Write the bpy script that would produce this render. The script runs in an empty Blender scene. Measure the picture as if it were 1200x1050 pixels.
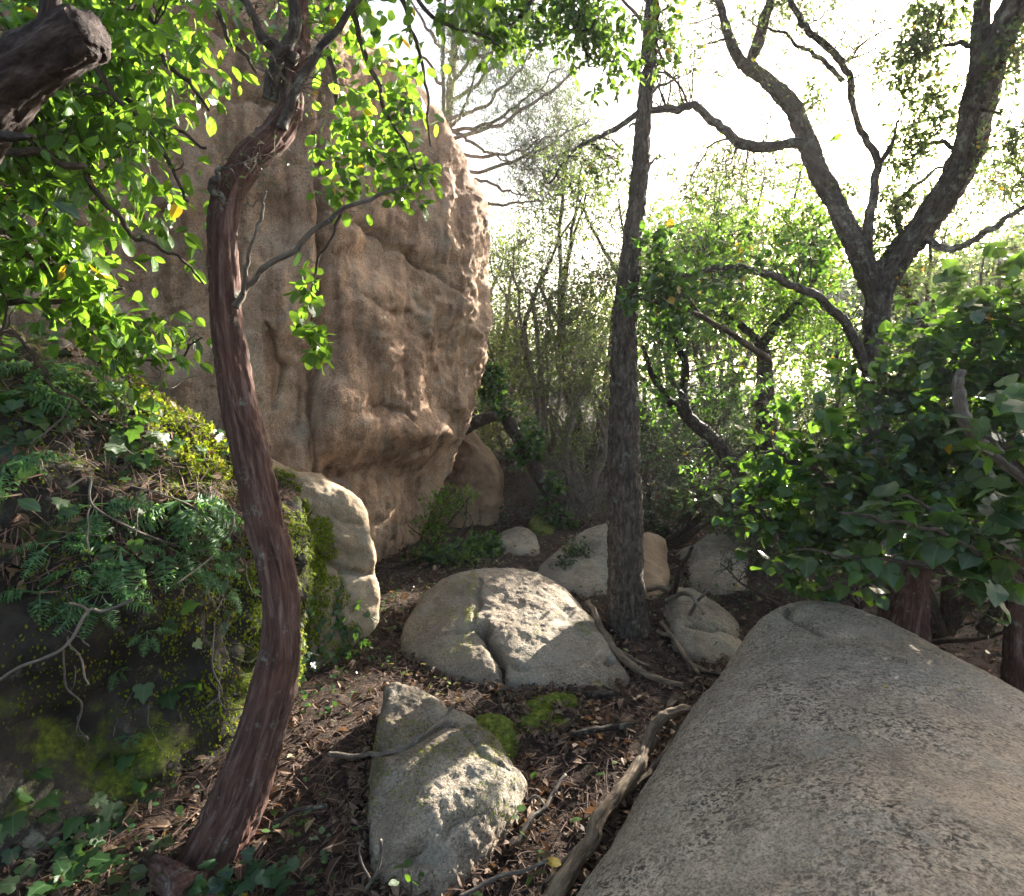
import bpy, bmesh, math, random
import numpy as np
from mathutils import Vector, Matrix, Quaternion

random.seed(7)
RNG = np.random.default_rng(11)
C = bpy.context.scene.collection
R = math.radians

# ------------------------------------------------------------------ camera, sky, sun, exposure
sc = bpy.context.scene
CAM = np.array([0.0, 0.0, 1.5]); PITCH = R(-5.6); FOC = 666.0      # focal length in units of the 1200-wide photograph
cd = bpy.data.cameras.new('camera'); cam = bpy.data.objects.new('camera', cd); C.objects.link(cam)
cd.sensor_width = 36; cd.lens = FOC / 1200 * 36; cd.clip_start = 0.02; cd.clip_end = 2000
cam.location = CAM; cam.rotation_euler = (R(90) + PITCH, 0, 0); sc.camera = cam
FWD = np.array([0, math.cos(PITCH), math.sin(PITCH)]); UP = np.array([0, -math.sin(PITCH), math.cos(PITCH)])
SUN_AZ, SUN_EL = 39.5, 19.5                                        # azimuth to the right of the view, elevation
SUN = np.array([math.sin(R(SUN_AZ)) * math.cos(R(SUN_EL)), math.cos(R(SUN_AZ)) * math.cos(R(SUN_EL)), math.sin(R(SUN_EL))])
w = bpy.data.worlds.new('World'); sc.world = w; w.use_nodes = True
nt = w.node_tree; sky = nt.nodes.new('ShaderNodeTexSky'); sky.sky_type = 'NISHITA'; sky.sun_disc = False
sky.sun_elevation = R(SUN_EL); sky.sun_rotation = R(SUN_AZ); sky.dust_density = 4.0; sky.ozone_density = 0.3
nt.links.new(sky.outputs[0], nt.nodes['Background'].inputs[0]); nt.nodes['Background'].inputs[1].default_value = 0.065
sd = bpy.data.lights.new('sun', 'SUN'); sd.energy = 5.0; sd.angle = R(0.5); sd.color = (1.0, 0.93, 0.82)
so = bpy.data.objects.new('sun', sd); C.objects.link(so); so.rotation_euler = Vector(SUN).to_track_quat('Z', 'Y').to_euler()
sc.view_settings.view_transform = 'Standard'; sc.view_settings.look = 'None'
sc.view_settings.exposure = 3.0; sc.view_settings.gamma = 1; sc.view_settings.use_curve_mapping = False
cy = sc.cycles
cy.use_denoising = True; cy.use_adaptive_sampling = True; cy.adaptive_threshold = 0.02
cy.max_bounces = 8; cy.diffuse_bounces = 4; cy.glossy_bounces = 3; cy.transmission_bounces = 5; cy.transparent_max_bounces = 8
cy.caustics_reflective = False; cy.caustics_refractive = False; cy.sample_clamp_indirect = 8.0

# ------------------------------------------------------------------ helpers
def at(u, v, Y):
    """the point of the place seen at (u, v) of the photograph, Y metres ahead"""
    d = FWD + UP * ((525 - v) / FOC) + np.array([1, 0, 0]) * ((u - 600) / FOC)
    return CAM + d * (Y / d[1])
def grd(u, v, z=0.0):
    d = FWD + UP * ((525 - v) / FOC) + np.array([1, 0, 0]) * ((u - 600) / FOC)
    return CAM + d * ((z - CAM[2]) / d[2])
def proj(P):
    q = np.asarray(P, float) - CAM
    dep = q @ FWD
    s = np.where(dep > .05, FOC / np.maximum(dep, .05), np.nan)
    return 600 + q[..., 0] * s, 525 - (q @ UP) * s, dep
def norm(a): return a / np.maximum(np.linalg.norm(a, axis=-1, keepdims=True), 1e-9)

# vectorised gradient noise and cell noise
_pr = np.random.default_rng(3); PERM = _pr.permutation(256); PERM = np.concatenate([PERM] * 3)
GRAD = norm(_pr.normal(size=(256, 3)))
def pn(P):
    P = np.asarray(P, float); i = np.floor(P).astype(int); f = P - i; i &= 255
    u = f * f * f * (f * (f * 6 - 15) + 10); out = 0
    for dx in (0, 1):
        wx = u[:, 0] if dx else 1 - u[:, 0]
        for dy in (0, 1):
            wy = u[:, 1] if dy else 1 - u[:, 1]
            for dz in (0, 1):
                wz = u[:, 2] if dz else 1 - u[:, 2]
                h = PERM[PERM[PERM[i[:, 0] + dx] + i[:, 1] + dy] + i[:, 2] + dz]
                out = out + wx * wy * wz * np.einsum('ij,ij->i', GRAD[h], f - (dx, dy, dz))
    return out * 1.6
ROT = np.array(Matrix.Rotation(.9, 3, Vector((.4, .7, -.6)).normalized()))
def fbm(P, octv=4, s=1.0, gain=.5, ridge=False, seed=0):
    P = (np.asarray(P, float) * s) @ ROT + seed * 13.37; a = 1; o = 0
    for k in range(octv):
        n = pn(P)
        o = o + a * ((1 - 2 * np.abs(n)) if ridge else n); a *= gain; P = (P * 2.03) @ ROT + 7.1
    return o
def cell(P, s=1.0, seed=0):
    P = (np.asarray(P, float) * s) @ ROT.T + seed * 5.1; i = np.floor(P).astype(int); f1 = np.full(len(P), 9.0); f2 = f1.copy()
    for dx in (-1, 0, 1):
        for dy in (-1, 0, 1):
            for dz in (-1, 0, 1):
                j = i + (dx, dy, dz); k = j & 255
                h = PERM[PERM[PERM[k[:, 0]] + k[:, 1]] + k[:, 2]]
                d = np.linalg.norm(j + .5 + GRAD[h] * .45 - P, axis=1)
                f2 = np.minimum(f2, np.maximum(f1, d)); f1 = np.minimum(f1, d)
    return f1, f2
def sstep(a, b, x):
    t = np.clip((x - a) / (b - a), 0, 1); return t * t * (3 - 2 * t)

# things, parts
def props(o, label=None, cat=None, group=None, kind=None):
    if label: o['label'] = label
    if cat: o['category'] = cat
    if group: o['group'] = group
    if kind: o['kind'] = kind
    return o
def thing(name, loc, label, cat, group=None):
    o = bpy.data.objects.new(name, None); C.objects.link(o); o.location = loc; o.empty_display_size = .1
    return props(o, label, cat, group)
def origin_of(o):
    p = Vector((0, 0, 0))
    while o is not None: p = p + o.location; o = o.parent
    return np.array(p)
def mesh(name, V, F, mat, parent=None, smooth=True, bark=None, loc=None, kind=None, mod=None):
    """V (n,3) world points, F a list of index arrays (each (m,k)); ONE mesh object"""
    me = bpy.data.meshes.new(name)
    F = [np.asarray(f, np.int32) for f in (F if isinstance(F, list) else [F]) if len(f)]
    o0 = origin_of(parent) if parent is not None else (np.array(loc) if loc is not None else np.zeros(3))
    V = np.asarray(V, np.float32) - o0.astype(np.float32)
    nl = sum(f.size for f in F); nf = sum(len(f) for f in F)
    me.vertices.add(len(V)); me.vertices.foreach_set('co', V.ravel())
    me.loops.add(nl); me.loops.foreach_set('vertex_index', np.concatenate([f.ravel() for f in F]))
    me.polygons.add(nf)
    cnt = np.concatenate([np.full(len(f), f.shape[1], np.int32) for f in F])
    st = np.concatenate([[0], np.cumsum(cnt)[:-1]]).astype(np.int32)
    me.polygons.foreach_set('loop_start', st)
    me.polygons.foreach_set('use_smooth', np.full(nf, smooth))
    if bark is not None:
        a = me.attributes.new('bark_co', 'FLOAT_VECTOR', 'POINT'); a.data.foreach_set('vector', np.asarray(bark, np.float32).ravel())
    me.update(calc_edges=True); me.materials.append(mat)
    o = bpy.data.objects.new(name, me); C.objects.link(o); o.parent = parent
    if parent is None and loc is not None: o.location = loc
    if kind: o['kind'] = kind
    return o

def spline(P, n):
    """Catmull-Rom through the rows of P (any number of columns), n samples evenly by index"""
    P = np.asarray(P, float); Q = np.vstack([2 * P[0] - P[1], P, 2 * P[-1] - P[-2]])
    t = np.linspace(0, len(P) - 1 - 1e-6, n); i = t.astype(int); f = (t - i)[:, None]
    a, b, c, d = Q[i], Q[i + 1], Q[i + 2], Q[i + 3]
    return .5 * (2 * b + (c - a) * f + (2 * a - 5 * b + 4 * c - d) * f ** 2 + (3 * b - a - 3 * c + d) * f ** 3)
def tube(P, r, sides=16, disp=None):
    """one big limb: rings along P with parallel-transported frames. -> V, F, bark coordinates"""
    P = np.asarray(P, float); n = len(P); T = norm(np.gradient(P, axis=0)); N = np.zeros_like(P)
    a = np.array([.31, -.8, .5]); N[0] = norm(a - T[0] * (a @ T[0]))
    for k in range(1, n): N[k] = norm(N[k - 1] - T[k] * (N[k - 1] @ T[k]))
    B = np.cross(T, N); ang = np.arange(sides) / sides * 2 * np.pi
    S = np.concatenate([[0], np.cumsum(np.linalg.norm(np.diff(P, axis=0), axis=1))])
    ca, sa = np.cos(ang)[None, :, None], np.sin(ang)[None, :, None]
    D = ca * N[:, None] + sa * B[:, None]; rr = np.repeat(np.asarray(r, float)[:, None], sides, 1)
    co = np.stack([np.cos(ang)[None] * rr, np.sin(ang)[None] * rr, np.repeat(S[:, None], sides, 1)], -1)
    if disp is not None: rr = rr + disp(np.repeat(ang[None], n, 0).ravel(), np.repeat(S[:, None], sides, 1).ravel(), rr.ravel(), co.reshape(-1, 3)).reshape(rr.shape)
    V = (P[:, None] + D * rr[..., None]).reshape(-1, 3)
    i = np.arange(n - 1)[:, None] * sides; j = np.arange(sides)[None]; k = (j + 1) % sides
    F = np.stack([i + j, i + k, i + sides + k, i + sides + j], -1).reshape(-1, 4)
    V = np.vstack([V, P[0], P[-1]]); m = n * sides
    e = np.arange(sides); e2 = (e + 1) % sides
    cap = np.vstack([np.stack([e2, e, np.full(sides, m)], 1), np.stack([m - sides + e, m - sides + e2, np.full(sides, m + 1)], 1)])
    co = np.vstack([co.reshape(-1, 3), [0, 0, 0], [0, 0, S[-1]]])
    return V, [F, cap], co
def twigs(P, r, sides=4):
    """many small limbs at once. P (m,K,3), r (m,K)"""
    m, K, _ = P.shape; T = norm(np.gradient(P, axis=1))
    a = np.where(np.abs(T[..., 2:3]) > .9, np.array([1., 0, 0]), np.array([0, 0, 1.]))
    N = norm(np.cross(T, a)); B = np.cross(T, N); ang = np.arange(sides) / sides * 2 * np.pi
    D = np.cos(ang)[:, None] * N[:, :, None] + np.sin(ang)[:, None] * B[:, :, None]
    V = (P[:, :, None] + D * r[:, :, None, None]).reshape(-1, 3)
    S = np.concatenate([np.zeros((m, 1)), np.cumsum(np.linalg.norm(np.diff(P, axis=1), axis=2), 1)], 1)
    co = np.stack([np.repeat(np.cos(ang)[None, None] , m, 0) * r[..., None], np.repeat(np.sin(ang)[None, None], m, 0) * r[..., None], np.repeat(S[..., None], sides, 2)], -1).reshape(-1, 3)
    i = (np.arange(m)[:, None] * K + np.arange(K - 1)[None])[..., None] * sides; j = np.arange(sides)[None, None]; k = (j + 1) % sides
    F = np.stack([i + j, i + k, i + sides + k, i + sides + j], -1).reshape(-1, 4)
    return V, [F], co
def join(parts):
    Vs, Fs, Cs, o = [], {}, [], 0
    for V, F, co in parts:
        for f in F: Fs.setdefault(f.shape[1], []).append(np.asarray(f) + o)
        Vs.append(V); Cs.append(co); o += len(V)
    return np.vstack(Vs), [np.vstack(v) for v in Fs.values()], np.vstack(Cs)

# growth: every level as arrays
def curves(start, d, L, K=5, wig=.25, trop=0.0, rng=RNG):
    n = len(start); P = np.zeros((n, K, 3)); P[:, 0] = start; d = norm(d)
    for k in range(1, K):
        d = norm(d + rng.normal(size=(n, 3)) * wig + np.array([0, 0, trop]))
        P[:, k] = P[:, k - 1] + d * (L / (K - 1))[:, None]
    return P
def sprout(P, r, per, L, ang=(30, 70), t0=.25, t1=1.0, rad=.55, K=5, wig=.25, trop=0., rng=RNG, bias=None):
    """children of the curves P (n,K0,3): per each, length L (lo, hi)"""
    n, K0, _ = P.shape; m = n * per; idx = np.repeat(np.arange(n), per)
    t = rng.uniform(t0, t1, m) * (K0 - 1 - 1e-4); i = t.astype(int); f = (t - i)[:, None]
    s = P[idx, i] * (1 - f) + P[idx, i + 1] * f; T = norm(P[idx, i + 1] - P[idx, i])
    q = rng.normal(size=(m, 3)); q = norm(q - T * np.sum(q * T, 1, keepdims=True)); a = np.radians(rng.uniform(*ang, m))[:, None]
    d = T * np.cos(a) + q * np.sin(a)
    if bias is not None: d = norm(d + np.asarray(bias))
    rp = r[idx, i] * (1 - f[:, 0]) + r[idx, i + 1] * f[:, 0]
    Ls = rng.uniform(*L, m) * (1.15 - .5 * t / K0)
    Q = curves(s, d, Ls, K, wig, trop, rng)
    rq = rp[:, None] * rad * np.linspace(1, .35, K)[None]
    return Q, rq
def on(P, per, t0=.1, t1=1., rng=RNG):
    """points and tangents spread along curves"""
    n, K, _ = P.shape; m = n * per; idx = np.repeat(np.arange(n), per)
    t = rng.uniform(t0, t1, m) * (K - 1 - 1e-4); i = t.astype(int); f = (t - i)[:, None]
    return P[idx, i] * (1 - f) + P[idx, i + 1] * f, norm(P[idx, i + 1] - P[idx, i])

# leaf shapes: along +Y, upper side +Z, unit length
def T_(V, F): return np.array(V, float), [np.array(f) for f in F]
def leaf_oval(wd=.28, fold=.05, curl=.12, n=4):
    V = []; rows = []
    for k in range(n + 1):
        t = k / n; w_ = wd * math.sin(math.pi * min(1, t * .92 + .04)) ** .75; z = -curl * t * t
        if k in (0, n): rows.append([len(V)]); V.append((0, t, z))
        else: rows.append([len(V), len(V) + 1, len(V) + 2]); V += [(-w_, t, z + fold), (0, t, z), (w_, t, z + fold)]
    F3, F4 = [], []
    for a, b in zip(rows[:-1], rows[1:]):
        if len(a) == 1: F3 += [(a[0], b[1], b[0]), (a[0], b[2], b[1])]
        elif len(b) == 1: F3 += [(a[0], a[1], b[0]), (a[1], a[2], b[0])]
        else: F4 += [(a[0], a[1], b[1], b[0]), (a[1], a[2], b[2], b[1])]
    return T_(V, [F3] + ([F4] if F4 else []))
def leaf_fan(outline, cz=.0, cy=.35, curl=.15, fold=.1):
    ring = list(outline) + [(-x, y) for x, y in reversed(outline[1:-1])]
    V = [(0, cy, cz)] + [(x, y, -curl * (y - cy) ** 2 + fold * abs(x) - .25 * x * x) for x, y in ring]
    n = len(ring); return T_(V, [[(0, 1 + k, 1 + (k + 1) % n) for k in range(n)]])
IVY = leaf_fan([(0, .06), (.18, -.06), (.42, .02), (.5, .2), (.36, .36), (.44, .6), (.22, .66), (.1, .85), (0, 1)])
HEART = leaf_fan([(0, .06), (.2, -.04), (.42, .1), (.48, .32), (.42, .55), (.25, .8), (.08, .95), (0, 1)], fold=.16)
ROUND = leaf_fan([(0, 0), (.16, .06), (.34, .25), (.38, .5), (.3, .75), (.14, .94), (0, 1)], fold=.12)
OVAL = leaf_oval(.27, .06, .14, 4)
SMALL = leaf_oval(.25, .06, .1, 2)
DIAM = T_([(0, 0, 0), (-.28, .5, .08), (.28, .5, .08), (0, 1, -.05)], [[(0, 2, 1), (1, 2, 3)]])
NEEDLE = T_([(-.03, 0, 0), (.03, 0, 0), (.02, .5, .05), (-.02, .5, .05), (0, 1, 0)], [[(3, 2, 4)], [(0, 1, 2, 3)]])

def frames(axis, nrm):
    Y = norm(axis); Z = norm(nrm - Y * np.sum(nrm * Y, 1, keepdims=True)); X = np.cross(Y, Z)
    return X, Y, Z
def leafmesh(name, pos, axis, nrm, size, tm, mat, parent, kind='stuff', smooth=False):
    if len(pos) == 0: return None
    X, Y, Z = frames(axis, nrm); tv, tf = tm; s = np.asarray(size)[:, None, None]
    V = pos[:, None] + s * (tv[None, :, 0:1] * X[:, None] + tv[None, :, 1:2] * Y[:, None] + tv[None, :, 2:3] * Z[:, None])
    off = (np.arange(len(pos)) * len(tv))[:, None, None]
    F = [(f[None] + off).reshape(-1, f.shape[1]) for f in tf]
    o = mesh(name, V.reshape(-1, 3), F, mat, parent, smooth, kind=kind)
    a = o.data.attributes.new('mid', 'FLOAT', 'POINT'); a.data.foreach_set('value', np.tile(np.abs(tv[:, 0]), len(pos)).astype(np.float32)); return o
_lm = {}
def leaf_objects(name, pos, axis, nrm, size, tm, mat, parent):
    """each leaf an object of its own sharing one of three meshes"""
    key = (id(tm), mat.name)
    if key not in _lm:
        L = []
        for k in range(3):
            tv = tm[0].copy(); rr = np.random.default_rng(k + 5)
            tv[:, 2] += rr.normal(size=len(tv)) * .035 + .08 * (k - 1) * tv[:, 0]
            tv[:, 0] += rr.normal(size=len(tv)) * .012; tv[:, 0] *= (1, .85, 1.12)[k]
            me = bpy.data.meshes.new('leaf')
            me.from_pydata(tv.tolist(), [], [tuple(int(x) for x in q) for f in tm[1] for q in f]); me.polygons.foreach_set('use_smooth', [True] * len(me.polygons))
            a = me.attributes.new('mid', 'FLOAT', 'POINT'); a.data.foreach_set('value', np.abs(tm[0][:, 0]).astype(np.float32))
            me.materials.append(mat); L.append(me)
        _lm[key] = L
    X, Y, Z = frames(axis, nrm); o0 = origin_of(parent)
    for k in range(len(pos)):
        o = bpy.data.objects.new(name, _lm[key][k % 3]); C.objects.link(o); o.parent = parent
        M = Matrix(np.stack([X[k], Y[k], Z[k]], 1).tolist()).to_4x4()
        o.matrix_local = Matrix.Translation(Vector(pos[k] - o0)) @ M @ Matrix.Scale(float(size[k]), 4)
LEAVES = [0]
def foliage(pos, axis, nrm, size, tm, mat, parent, n_obj=0, name='foliage', minpx=10, far_tm=None, gap=True):
    size = np.asarray(size)
    keep = sunny(pos, size) if gap else np.ones(len(pos), bool); pos, axis, nrm, size = pos[keep], axis[keep], nrm[keep], size[keep]
    if n_obj:
        u, v, dep = proj(pos); px = size * FOC / np.maximum(dep, .1)
        ok = (dep > .1) & (u > -10) & (u < 1210) & (v > -10) & (v < 1060) & (px > minpx)
        sel = np.where(ok)[0]; sel = sel[np.argsort(-px[sel])][:n_obj]; LEAVES[0] += len(sel)
        leaf_objects('leaf', pos[sel], axis[sel], nrm[sel], size[sel], tm, mat, parent)
        rest = np.ones(len(pos), bool); rest[sel] = False
        pos, axis, nrm, size = pos[rest], axis[rest], nrm[rest], size[rest]
    leafmesh(name, pos, axis, nrm, size, far_tm or tm, mat, parent)

# where the canopy leaves gaps for the sun: (point, radius, share of leaves removed)
GAPS = []
def sunny(pos, size=0.):
    keep = np.ones(len(pos), bool); rr = RNG.uniform(size=len(pos))
    for p, rad, share in GAPS:
        q = pos - p; t = q @ SUN; d = np.linalg.norm(q - t[:, None] * SUN, axis=1)
        keep &= ~((t > .15) & (d < rad + .7 * size) & (rr < share))
    return keep

# ------------------------------------------------------------------ materials
class NB:
    def __init__(s, name):
        s.m = bpy.data.materials.new(name); s.m.use_nodes = True; s.t = s.m.node_tree; s.N = s.t.nodes; s.N.clear()
        s.out = s.N.new('ShaderNodeOutputMaterial')
    def n(s, typ, **k):
        o = s.N.new('ShaderNode' + typ)
        for a, b in k.items():
            if a.startswith('i_'):
                key = a[2:]; key = int(key) if key.isdigit() else key.replace('_', ' ')
                if isinstance(b, bpy.types.NodeSocket): s.t.links.new(b, o.inputs[key])
                else: o.inputs[key].default_value = b
            else: setattr(o, a, b)
        return o
    def link(s, a, b): s.t.links.new(a, b)
    def noise(s, vec, sc_, det=6, rough=.6, dist=0): return s.n('TexNoise', i_Vector=vec, i_Scale=sc_, i_Detail=det, i_Roughness=rough, i_Distortion=dist).outputs[0]
    def vor(s, vec, sc_, feat='F1'): return s.n('TexVoronoi', i_Vector=vec, i_Scale=sc_, feature=feat).outputs['Distance']
    def map(s, vec, scale=(1, 1, 1)): return s.n('Mapping', i_Vector=vec, i_Scale=scale).outputs[0]
    def ramp(s, fac, stops):
        r = s.n('ValToRGB', i_Fac=fac); e = r.color_ramp.elements
        while len(e) < len(stops): e.new(.5)
        for q, (p, c) in zip(e, stops): q.position = p; q.color = (*(c if isinstance(c, tuple) else (c,) * 3), 1)
        return r.outputs[0]
    def mix(s, f, a, b, mode='MIX'):
        o = s.n('Mix', data_type='RGBA', blend_type=mode)
        for key, x in ((0, f), (6, a), (7, b)):
            if isinstance(x, bpy.types.NodeSocket): s.t.links.new(x, o.inputs[key])
            else: o.inputs[key].default_value = x if key == 0 else (*x, 1)
        return o.outputs[2]
    def math(s, op, a, b=0.0):
        o = s.n('Math', operation=op)
        for key, x in ((0, a), (1, b)):
            if isinstance(x, bpy.types.NodeSocket): s.t.links.new(x, o.inputs[key])
            else: o.inputs[key].default_value = x
        return o.outputs[0]
    def bump(s, h, strength=.5, dist=.01, nrm=None):
        k = dict(i_Height=h, i_Strength=strength, i_Distance=dist)
        if nrm is not None: k['i_Normal'] = nrm
        return s.n('Bump', **k).outputs[0]
    def bsdf(s, col, rough=.8, nrm=None, spec=.3):
        k = dict(i_Roughness=rough); o = s.n('BsdfPrincipled', **k)
        if isinstance(col, bpy.types.NodeSocket): s.link(col, o.inputs['Base Color'])
        else: o.inputs['Base Color'].default_value = (*col, 1)
        o.inputs['Specular IOR Level'].default_value = spec
        if nrm is not None: s.link(nrm, o.inputs['Normal'])
        return o.outputs[0]
    def done(s, sh): s.link(sh, s.out.inputs[0]); return s.m

def rock_mat(name, base, dark, light, lichen=.3, moss=.0, speck=.5, streak=0., moss_up=0.3, coarse=0.):
    b = NB(name); co = b.n('TexCoord').outputs['Object']
    n1 = b.noise(co, 1.3, 8, .62); n2 = b.noise(co, 9, 6, .65); n3 = b.noise(co, 70, 4, .7)
    c = b.ramp(n1, [(.3, dark), (.5, base), (.72, light)])
    c = b.mix(.6, c, b.ramp(n2, [(.3, .45), (.5, .8), (.7, 1.1)]), 'MULTIPLY')
    g = b.ramp(b.math('ADD', b.math('MULTIPLY', b.noise(co, 120, 5, .75), .6), b.math('MULTIPLY', b.vor(co, 150), .5)), [(.34, .3), (.47, .85), (.56, 1.05), (.72, 1.35)])      # granite grain
    c = b.mix(speck, c, g, 'MULTIPLY')
    spk = b.ramp(b.vor(co, 55), [(.1, .3), (.25, 1.)])
    c = b.mix(b.math('MULTIPLY', speck, b.ramp(n2, [(.5, 0.), (.62, 1.)])), c, spk, 'MULTIPLY')
    c = b.mix(speck * .55, c, b.ramp(b.noise(co, 6.5, 7, .7, .4), [(.36, .5), (.5, .9), (.62, 1.12)]), 'MULTIPLY')
    if streak:
        st = b.noise(b.map(co, (6, 6, .7)), 1.2, 6, .6)
        c = b.mix(streak, c, b.ramp(st, [(.38, (.42, .36, .33)), (.55, (1., 1., 1.)), (.7, (1.25, 1.1, .95))]), 'MULTIPLY')
    if coarse:
        cc = b.noise(co, 75, 5, .7, .6); patch = b.ramp(b.noise(co, 3.4, 6, .7), [(.36, .15), (.62, 1.)])
        c = b.mix(b.math('MULTIPLY', coarse, patch), c, b.ramp(cc, [(.41, .12), (.46, .5), (.51, 1.), (.64, 1.25)]), 'MULTIPLY')
    lm = b.ramp(b.math('ADD', b.noise(co, 4.5, 9, .75), b.math('MULTIPLY', b.noise(co, 30, 3), .25)), [(.72 - lichen * .3, 0.), (.8 - lichen * .3, 1.)])
    c = b.mix(b.math('MULTIPLY', lm, .6), c, b.ramp(n3, [(.3, (.13, .125, .1)), (.7, (.34, .32, .26))]))
    if moss:
        up = b.n('SeparateXYZ', i_0=b.n('NewGeometry').outputs['Normal']).outputs[2]
        mm = b.math('ADD', b.math('MULTIPLY', up, moss_up), b.noise(co, 3.2, 8, .7))
        mm = b.ramp(mm, [(.95 - moss * .6, 0.), (1.05 - moss * .6, 1.)])
        c = b.mix(mm, c, b.ramp(b.noise(co, 40, 4, .7), [(.3, (.03, .042, .008)), (.5, (.09, .115, .014)), (.7, (.19, .21, .024))]))
    h = b.math('ADD', b.math('MULTIPLY', n2, .8), b.math('ADD', b.math('MULTIPLY', n3, .3), b.math('MULTIPLY', b.noise(co, 190, 2), .1)))
    if coarse: h = b.math('ADD', h, b.math('MULTIPLY', b.noise(co, 75, 5, .7, .6), .6))
    nr = b.bump(h, .75, .022 if coarse < .99 else .03)
    return b.done(b.bsdf(c, .9, nr, .25))
def bark_mat(name, dark, mid, light, sc_=(40, 40, 7), lichen=0., crack=.6, red=None):
    b = NB(name); co = b.n('Attribute', attribute_name='bark_co').outputs['Vector']; ob = b.n('TexCoord').outputs['Object']
    st = b.noise(b.map(co, sc_), 1., 8, .7, .6); fine = b.noise(b.map(co, tuple(4 * x for x in sc_)), 1., 4, .6)
    c = b.ramp(st, [(.32, dark), (.5, mid), (.7, light)])
    c = b.mix(crack, c, b.ramp(fine, [(.3, .4), (.6, 1.1)]), 'MULTIPLY')
    big = b.noise(ob, 5, 4)
    if red: c = b.mix(b.ramp(big, [(.45, 0.), (.6, .8)]), c, b.mix(.5, red, c))
    if lichen:
        lm = b.ramp(b.noise(ob, 14, 6, .75), [(.6 - lichen * .25, 0.), (.68 - lichen * .25, 1.)])
        c = b.mix(b.math('MULTIPLY', lm, .7), c, b.ramp(fine, [(.3, (.12, .14, .11)), (.7, (.32, .34, .27))]))
    nr = b.bump(b.math('ADD', st, b.math('MULTIPLY', fine, .3)), .9, .012)
    return b.done(b.bsdf(c, .85, nr, .2))
def leaf_mat(name, c0, c1, c2, tr, yellow=.02, rough=.35, trans=.45, spec=.5, ycol=(.45, .3, .02)):
    b = NB(name); g = b.n('NewGeometry'); oi = b.n('ObjectInfo')
    rnd = b.math('FRACT', b.math('ADD', g.outputs['Random Per Island'], oi.outputs['Random']))
    c = b.ramp(rnd, [(0., c0), (.5, c1), (1 - yellow - .002, c2), (1 - yellow, ycol), (1., ycol)])
    co = b.n('TexCoord').outputs['Object']
    c = b.mix(.5, c, b.ramp(b.noise(co, 30, 3), [(.3, .6), (.7, 1.25)]), 'MULTIPLY')
    r2 = b.math('FRACT', b.math('MULTIPLY', rnd, 7.31)); c = b.mix(1., c, b.ramp(r2, [(0., .62), (1., 1.25)]), 'MULTIPLY')
    mid = b.n('Attribute', attribute_name='mid').outputs['Fac']
    c = b.mix(b.ramp(mid, [(0., .55), (.035, 0.)]), c, tuple(min(1, x * 2.2 + .03) for x in c2))
    c = b.mix(b.ramp(b.math('ADD', b.noise(co, 55, 4, .7), b.math('MULTIPLY', r2, .12)), [(.70, 0.), (.76, .7)]), c, (.09, .06, .02))
    t = b.mix(1., b.mix(.8, c, b.ramp(rnd, [(0., tr), (1 - yellow - .002, tuple(min(1, x * 1.25) for x in tr)), (1 - yellow, (.8, .5, .02))])), b.ramp(r2, [(0., .5), (.6, 1.), (1., 1.15)]), 'MULTIPLY')
    p = b.bsdf(c, rough, b.bump(b.noise(co, 60, 2), .25, .01), spec)
    tl = b.n('BsdfTranslucent', i_Color=t).outputs[0]
    return b.done(b.n('MixShader', i_0=trans, i_1=p, i_2=tl).outputs[0])
M = {}
M['sandstone'] = rock_mat('weathered_sandstone', (.50, .335, .225), (.33, .205, .135), (.61, .44, .305), lichen=.14, speck=.55, streak=.85, coarse=.6)
M['tan'] = rock_mat('orange_sandstone', (.36, .24, .15), (.25, .16, .105), (.44, .31, .2), lichen=.0, speck=.3, streak=.3)
M['granite'] = rock_mat('grey_granite', (.31, .25, .185), (.2, .16, .12), (.41, .34, .255), lichen=.27, speck=.6, moss=.12, coarse=.5)
M['granite_front'] = rock_mat('rough_granite', (.285, .23, .17), (.17, .135, .1), (.39, .32, .24), lichen=.3, speck=.6, moss=.08, coarse=.8)
M['slab'] = rock_mat('speckled_slab_granite', (.43, .345, .255), (.32, .255, .185), (.53, .43, .32), lichen=.15, speck=.7, coarse=1.)
M['moss_rock'] = rock_mat('mossy_granite', (.17, .15, .11), (.08, .07, .05), (.25, .22, .16), lichen=.2, moss=.72, speck=.5)
M['dark_bank'] = rock_mat('dark_mossy_rock', (.035, .03, .024), (.012, .011, .009), (.065, .055, .043), lichen=.0, moss=.64, speck=.5, moss_up=.08)  # very dark rock base with moss patches over it
M['pale_lichen'] = rock_mat('pale_lichen_rock', (.31, .235, .155), (.19, .145, .1), (.41, .325, .215), lichen=.2, moss=.5, speck=.5, moss_up=-.1)

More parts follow.
